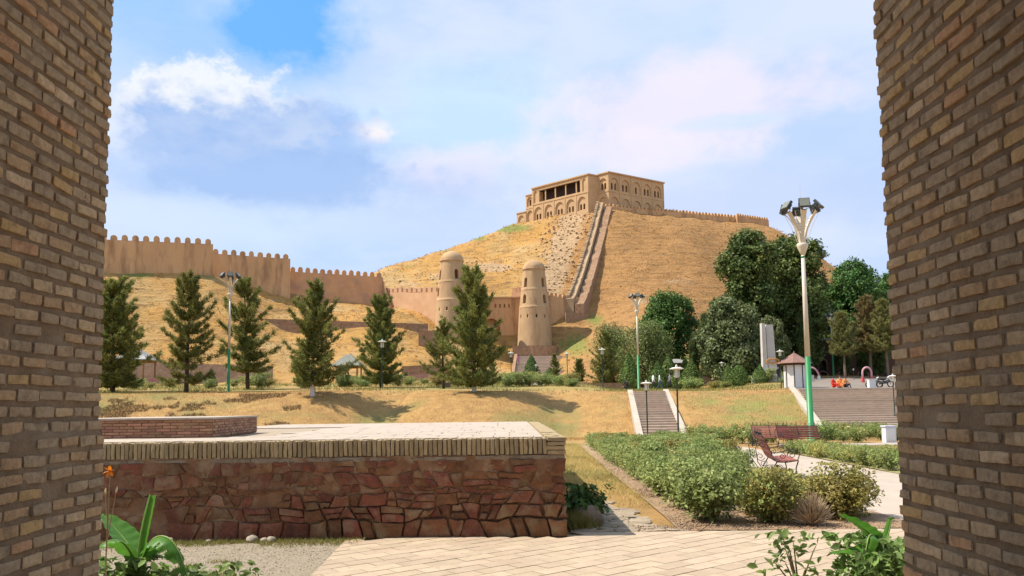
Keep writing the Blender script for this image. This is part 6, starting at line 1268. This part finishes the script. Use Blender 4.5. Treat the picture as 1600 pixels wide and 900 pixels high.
herb('pale green leafy clump at the foot of the young banana plant', (at(195, 900, 6.3).x, 6.3, 0), .32, .40, 700, .045, seed=301); herb('leafy clump spilling onto the gravel beside the young banana plant', (at(305, 900, 6.7).x, 6.7, 0), .38, .26, 620, .042, seed=303); herb('yellowish green clump between the lily and the young banana plant', (at(240, 900, 6.2).x, 6.15, 0), .3, .30, 500, .04, seed=305)
herb('bright leafy clump under the banana plant by the red patched pier', (at(1372, 900, 6.5).x, 6.45, 0), .36, .46, 800, .045, seed=307); herb('leafy clump squeezed between the banana plant and the pier', (at(1402, 900, 6.6).x, 6.7, 0), .3, .42, 600, .045, seed=309)
herb('small shrub with round leaves standing alone on the pavers', (at(1247, 900, 6.7).x, 6.7, 0), .20, .46, 130, .048, seed=311, stems=9); herb('leafy weeds at the foot of the platform corner', (PXR + .25, 11.2, .0), .35, .45, 800, .05, m='leaf2', seed=313)

# ------------------------------------------------------------------ grasses
def grass(name, label, pts, hmin, hmax, m, w, lean=.5):
    P = np.array(pts); V, Fc = blades(P, rng.uniform(hmin, hmax, len(P)), lean, w); tag(link(name, mesh_np(name, V, Fc, MT[m])), label, 'grass', kind='stuff')
random.seed(31); rng = np.random.default_rng(31)
bankS, bankG, strS, strG, terr = [], [], [], [], []
while len(bankS) < 42000:
    px = random.uniform(140, 1300); D = random.uniform(49.5, 64); x = at(px, 640, D).x
    if (9.4 < x < 12.7 and x > 9.2 + (D - 50) * .1 - .3 and x < 12.0 + (D - 50) * .1) or x > 20.3 + (D - 50) * .19: continue
    gr = noise.noise(Vector((x * .16, D * .3, 9))) + (.42 if 13.5 < x < 22 and D > 53.5 else -.1); (bankG if gr > random.uniform(-.05, .45) else bankS).append((x, D, near(x, D)))
sb = []
while len(sb) < 9000:
    px = random.uniform(140, 470); D = random.uniform(51, 61.5); x = at(px, 640, D).x
    if noise.noise(Vector((x * .22, D * .35, 14))) + .25 * noise.noise(Vector((x * 1.3, D * 1.3, 3))) > .02 + (px - 140) / 1100: sb.append((x, D, near(x, D)))
grass('bank_scrub', 'withered brown scrub on the bank behind the low brick block', sb, .06, .22, 'scrub', .02, .9)
grass('bank_dry_grass', 'short straw coloured grass on the sloping bank', bankS, .03, .11, 'straw', .014, 1.2); grass('bank_green_grass', 'thin patches of green grass on the sloping bank', bankG, .03, .10, 'lawn', .014, 1.0)
while len(strS) < 20000:
    y = random.uniform(12.6, 44); x = random.uniform(PXR + .1, li(LB, min(y, 40)) - .2)
    if y < 14.6 and x < 2.2 and random.random() < .75: continue
    (strG if noise.noise(Vector((x * .9, y * .3, 4))) > .18 and random.random() < .6 else strS).append((x, y, G(x, y)))
grass('dry_grass_strip', 'yellow dry grass strip between the stone platform and the rose bed', strS, .03, .11, 'strawpale', .006, 1.1); grass('green_grass_strip', 'sparse greener grass in the strip beside the platform', strG, .03, .11, 'lawn', .006, 1.0)
wb = []
for k in range(7000):
    x = random.uniform(-6.2, -1.9); y = 9.90 - abs(random.gauss(0, .22)); 
    if noise.noise(Vector((x * 1.3, y * 2, 6))) > -.02: wb.append((x, y, .01))
for k in range(2500):
    x = random.uniform(-4.2, -2.9); y = random.uniform(7.6, 8.6)
    if noise.noise(Vector((x * 2.0, y * 2, 1))) > .12: wb.append((x, y, .01))
grass('wall_foot_grass', 'low green grass along the foot of the stone platform', wb, .015, .06, 'lawn', .005, .9)
for k in range(5200):
    x = PXR + .08 + abs(random.gauss(0, .14)); y = random.uniform(10.35, 12.6)
    if x < PXR + .5: terr.append((x, y, G(x, y)))
grass('corner_grass', 'dark green grass growing in the shade against the platform end', terr, .10, .30, 'lawn', .006, .5)
tg = []
while len(tg) < 14000:
    px = random.uniform(150, 1240); D = random.uniform(64, 99); x = at(px, 610, D).x
    if noise.noise(Vector((x * .12, D * .12, 2))) > -.15: tg.append((x, D, G(x, D)))
grass('terrace_grass', 'green lawn grass among the planting on the upper terrace', tg, .10, .28, 'lawn', .03, .7)
lw = []
for k in range(9000): y = random.uniform(20, 35.3); lw.append((random.uniform(10.9 + (y - 20) * .02, 20), y, G(12, y)))
grass('garden_lawn', 'strip of green lawn behind the low roses', lw, .04, .12, 'lawn', .010, .7)
def rocks(name, pts, m):
    V = []; Fc = []
    for (x, y, z, r) in pts:
        n = len(V); c = np.array([x, y, z])
        for d in ((1, 0, 0), (-1, 0, 0), (0, 1, 0), (0, -1, 0), (0, 0, 1), (0, 0, -1)): V.append(c + np.array(d) * r * rng.uniform(.6, 1.15, 3))
        Fc += [(n + a, n + b_, n + c_) for a, b_, c_ in ((0, 2, 4), (2, 1, 4), (1, 3, 4), (3, 0, 4), (2, 0, 5), (1, 2, 5), (3, 1, 5), (0, 3, 5))]
    return mesh_np(name, V, Fc, MT[m])
pts = []
while len(pts) < 6000:
    x = random.uniform(-5.2, -1.2); y = random.uniform(6.4, 9.8); f = (y - A0.y) / (A1.y - A0.y)
    if x < A0.x + (A1.x - A0.x) * f - .02: pts.append((x, y, .010, .004 + .012 * random.random() ** 2))
tag(link('gravel', rocks('gravel', pts, 'palerock')), 'loose pale gravel beside the paving', 'gravel', kind='stuff')
pts = [];
for k in range(2600):
    y = 10.2 + abs(random.gauss(0, 7)); y = min(y, 36); e = li(LB, y); pts.append((e + random.uniform(-.26, .3), y, G(e, y) + .032, random.uniform(.005, .02)))
for k in range(900): pts.append((random.uniform(1.6, 5.2), random.uniform(10.14, 10.6), .035, random.uniform(.004, .016)))
tag(link('soil_clods', rocks('soil_clods', pts, 'clod')), 'brown soil clods along the edge of the rose bed', 'soil', kind='stuff') if MT.setdefault('clod', mat('clod', (.30, .205, .13), (.21, .14, .09), 5, .97)) else 0
def boulder(label, c, d, m, seed, cat='rock', group=None):
    bm = bmesh.new(); bmesh.ops.create_icosphere(bm, subdivisions=3, radius=.5)
    for v in bm.verts:
        n_ = noise.noise(v.co * 2.2 + Vector((seed, 0, 0))) * .22 + noise.noise(v.co * 6 + Vector((0, seed, 0))) * .06; v.co = v.co * (1 + n_); v.co.z = max(v.co.z, -.36); v.co = Vector((v.co.x * d[0], v.co.y * d[1], v.co.z * d[2]))
    me = bpy.data.meshes.new('rock'); bm.to_mesh(me); bm.free(); me.materials.append(MT[m]); me.shade_smooth(); o = link('rock', me); o.location = c; tag(o, label, cat, group)
q = at_z(928, 826, .02); boulder('rounded brown boulder in the shade beside the platform corner', (q.x - .05, q.y + .25, .13), (.42, .38, .34), 'rock', 3)
for i, (px, py, s, lab) in enumerate(((414, 838, .13, 'bluish grey cobble against the foot of the platform'), (424, 842, .10, 'small rounded cobble between two larger ones'), (436, 841, .12, 'pale pinkish cobble at the foot of the platform'), (333, 846, .08, 'small pale pebble near the young banana plant'), (404, 843, .15, 'yellowish white stone on the grass by the platform'), (284, 842, .12, 'broad flat stone behind the young banana plant'))):
    q = at_z(px, py, 0); boulder(lab, (q.x, min(q.y, 9.82), s * .28), (s, s * .9, s * .75), 'palerock', i + 10, 'stone', 'stones at the platform foot')
# rough flags of the side path
random.seed(12); root = tag(MB().box((1.4, 11.8, -.04), (.4, .4, .04)).build('side_path_bed', MT['paving_base']), kind='structure')
for p in cells(1.75, 3.2, .30, .22, .02):
    cx = sum(a for a, b_ in p) / len(p); cy = sum(b_ for a, b_ in p) / len(p)
    if cx > 1.35 - cy * .18 + random.uniform(-.1, .1): continue
    stone(p, (PXR + .1, 10.16, .02), (1, 0, 0), (0, 1, 0), (0, 0, 1), .012, root, MT['flag'], 'flagstone')

# ------------------------------------------------------------------ people
def person(label, loc, rz, pose, top, bottom, s=1.0, cat='person'):
    J = dict(pel=(0, 0, .96), sp=(0, .0, 1.16), ch=(0, 0, 1.36), nk=(0, 0, 1.50), hd=(0, -.02, 1.60), hc=(0, -.01, 1.70), ls=(-.18, 0, 1.42), rs=(.18, 0, 1.42), le=(-.24, .02, 1.14), re=(.24, .02, 1.14), lw=(-.25, -.06, .90), rw=(.25, -.06, .90), lh=(-.25, -.08, .82), rh=(.25, -.08, .82),
             lp=(-.10, 0, .92), rp=(.10, 0, .92), lk=(-.11, -.03, .50), rk=(.11, -.03, .50), la=(-.11, .03, .09), ra=(.11, .03, .09), lt=(-.12, -.14, .03), rt=(.12, -.14, .03))
    J.update(pose); Rr = dict(pel=.135, sp=.125, ch=.15, nk=.055, hd=.088, hc=.075, ls=.065, rs=.065, le=.048, re=.048, lw=.034, rw=.034, lh=.036, rh=.036, lp=.092, rp=.092, lk=.062, rk=.062, la=.042, ra=.042, lt=.036, rt=.036)
    E = [('pel', 'sp', 't'), ('sp', 'ch', 't'), ('ch', 'nk', 't'), ('nk', 'hd', 's'), ('hd', 'hc', 's'), ('ch', 'ls', 't'), ('ch', 'rs', 't'), ('ls', 'le', 't'), ('rs', 're', 't'), ('le', 'lw', 't'), ('re', 'rw', 't'), ('lw', 'lh', 's'), ('rw', 'rh', 's'), ('pel', 'lp', 'b'), ('pel', 'rp', 'b'), ('lp', 'lk', 'b'), ('rp', 'rk', 'b'), ('lk', 'la', 'b'), ('rk', 'ra', 'b'), ('la', 'lt', 'k'), ('ra', 'rt', 'k')]
    for sd in 'lr':
        w, h = Vector(J[sd + 'w']), Vector(J[sd + 'h']); d = (h - w).normalized(); side = Vector((0, 1, 0))
        for k in range(5):
            n_ = f'{sd}f{k}'; o = side * (-.028 + .014 * k) if k < 4 else side * -.04; J[n_] = tuple(h + d * ((.075, .085, .08, .065, .03)[k]) + o); Rr[n_] = .009; E.append((sd + 'h', n_, 's'))
    keys = list(J); idx = {k: i for i, k in enumerate(keys)}; me = bpy.data.meshes.new('body'); me.from_pydata([J[k] for k in keys], [(idx[a], idx[b_]) for a, b_, _ in E], []); me.update(); ob = bpy.data.objects.new('tmp', me); col.objects.link(ob)
    ob.modifiers.new('s', 'SKIN'); sv = me.skin_vertices[0].data
    for k in keys: sv[idx[k]].radius = (Rr[k], Rr[k] * (.72 if k in ('pel', 'sp', 'ch') else 1)); sv[idx[k]].use_root = (k == 'pel')
    sb = ob.modifiers.new('d', 'SUBSURF'); sb.levels = 2; sb.render_levels = 2; bpy.context.view_layer.update(); m2 = bpy.data.meshes.new_from_object(ob.evaluated_get(bpy.context.evaluated_depsgraph_get())); bpy.data.objects.remove(ob); bpy.data.meshes.remove(me)
    m2.materials.clear(); order = {'t': 0, 'b': 1, 's': 2, 'k': 3}
    for m_ in (MT[top], MT[bottom], MT['skin'], MT['iron']): m2.materials.append(m_)
    segs = [(Vector(J[a]), Vector(J[b_]), order[c_], (Rr[a] + Rr[b_]) / 2) for a, b_, c_ in E]
    for f in m2.polygons:
        best = 9; mi = 0
        for a, b_, c_, r_ in segs:
            ab = b_ - a; t = max(0, min(1, (f.center - a).dot(ab) / ab.length_squared)); dd = (f.center - a - ab * t).length - r_
            if dd < best: best = dd; mi = c_
        f.material_index = mi; f.use_smooth = True
    root = thing('person', label, cat, tuple(loc), None, rz); root.scale = (s, s, s); m2.name = 'body'; link('body', m2, root)
    hd = Vector(J['hd']); hc = Vector(J['hc']); up = (hc - hd).normalized(); bm = bmesh.new(); bmesh.ops.create_icosphere(bm, subdivisions=2, radius=.108)
    for v in bm.verts:
        if v.co.dot(up) < -.02 and v.co.y < .02: v.co *= .55
    hm = bpy.data.meshes.new('hair'); bm.to_mesh(hm); bm.free(); hm.materials.append(MT['hair']); hm.shade_smooth(); o = link('hair', hm, root); o.location = hd + up * .075 + Vector((0, .025, 0)); return root
walk = dict(lk=(-.11, -.20, .53), la=(-.11, -.28, .12), lt=(-.12, -.44, .07), rk=(.11, .06, .50), ra=(.11, .30, .14), rt=(.12, .18, .03), lw=(-.25, .10, .92), lh=(-.25, .12, .84), rw=(.24, -.24, .98), rh=(.24, -.30, .91))
sit = dict(pel=(0, 0, .14), sp=(0, .02, .34), ch=(0, .02, .54), nk=(0, 0, .68), hd=(0, -.04, .79), hc=(0, -.03, .89), ls=(-.18, .02, .60), rs=(.18, .02, .60), le=(-.24, -.12, .38), re=(.24, -.12, .38), lw=(-.16, -.32, .36), rw=(.16, -.32, .36), lh=(-.12, -.40, .38), rh=(.12, -.40, .38), lp=(-.10, -.04, .12), rp=(.10, -.04, .12), lk=(-.13, -.40, .38), rk=(.13, -.40, .38), la=(-.12, -.50, .06), ra=(.12, -.50, .06), lt=(-.12, -.66, .02), rt=(.12, -.66, .02))
crouch = dict(pel=(0, .10, .42), sp=(0, .0, .60), ch=(0, -.12, .76), nk=(0, -.22, .86), hd=(0, -.30, .93), hc=(0, -.36, 1.01), ls=(-.17, -.12, .82), rs=(.17, -.12, .82), le=(-.24, -.26, .60), re=(.24, -.26, .60), lw=(-.2, -.42, .44), rw=(.2, -.42, .44), lh=(-.19, -.48, .38), rh=(.19, -.48, .38), lp=(-.10, .08, .38), rp=(.10, .08, .38), lk=(-.14, -.30, .44), rk=(.14, -.26, .36), la=(-.12, -.02, .09), ra=(.12, .05, .09), lt=(-.12, -.18, .03), rt=(.12, -.1, .03))
def stand_at(px, D): q = gp(px, D); return (q.x, D, q.z)
person('person in a white shirt and dark trousers walking beside another at the stair head', stand_at(1021, 82), R(100), dict(walk, lw=(-.25, -.04, .9)), 'cloth_white', 'cloth_dark')
person('person in a white shirt and blue trousers walking beside another at the stair head', stand_at(1031, 82.6), R(80), walk, 'cloth_white', 'cloth_blue')
person('person in a grey top and dark trousers striding alone at the stair head', stand_at(1047, 82), R(-80), walk, 'cloth_grey', 'cloth_dark')
person('person in dark clothes crouching at the head of the narrow stairs', stand_at(980, 76), R(-70), crouch, 'cloth_dark', 'cloth_dark')
person('person in dark clothes standing in front of the white monument', (at(1217, 600, 84).x, 84, G(at(1217, 600, 84).x, 84)), R(20), {}, 'cloth_dark', 'cloth_dark')
q = at(810, 574, 131); person('person in purple clothes climbing the broad gate stairs', (q.x, 131, at(850, 600, 114).z + (at(850, 556, 141).z - at(850, 600, 114).z) * (131 - 114) / 27), R(170), walk, 'cloth_purple', 'cloth_purple')
zs_ = near0(25, 64)
person('person in red clothes sitting at the top of the wide stairs', (at(1302, 606, 63.2).x, 63.2, zs_), R(30), sit, 'cloth_red', 'cloth_red'); person('person in orange clothes sitting beside the one in red on the wide stairs', (at(1313, 606, 63.6).x, 63.6, zs_), R(-20), dict(sit), 'cloth_orange', 'cloth_orange', 1.1); person('person in dark trousers and orange top sitting nearest the flower arch', (at(1321, 606, 63.3).x, 63.3, zs_), R(10), sit, 'cloth_orange', 'cloth_dark')
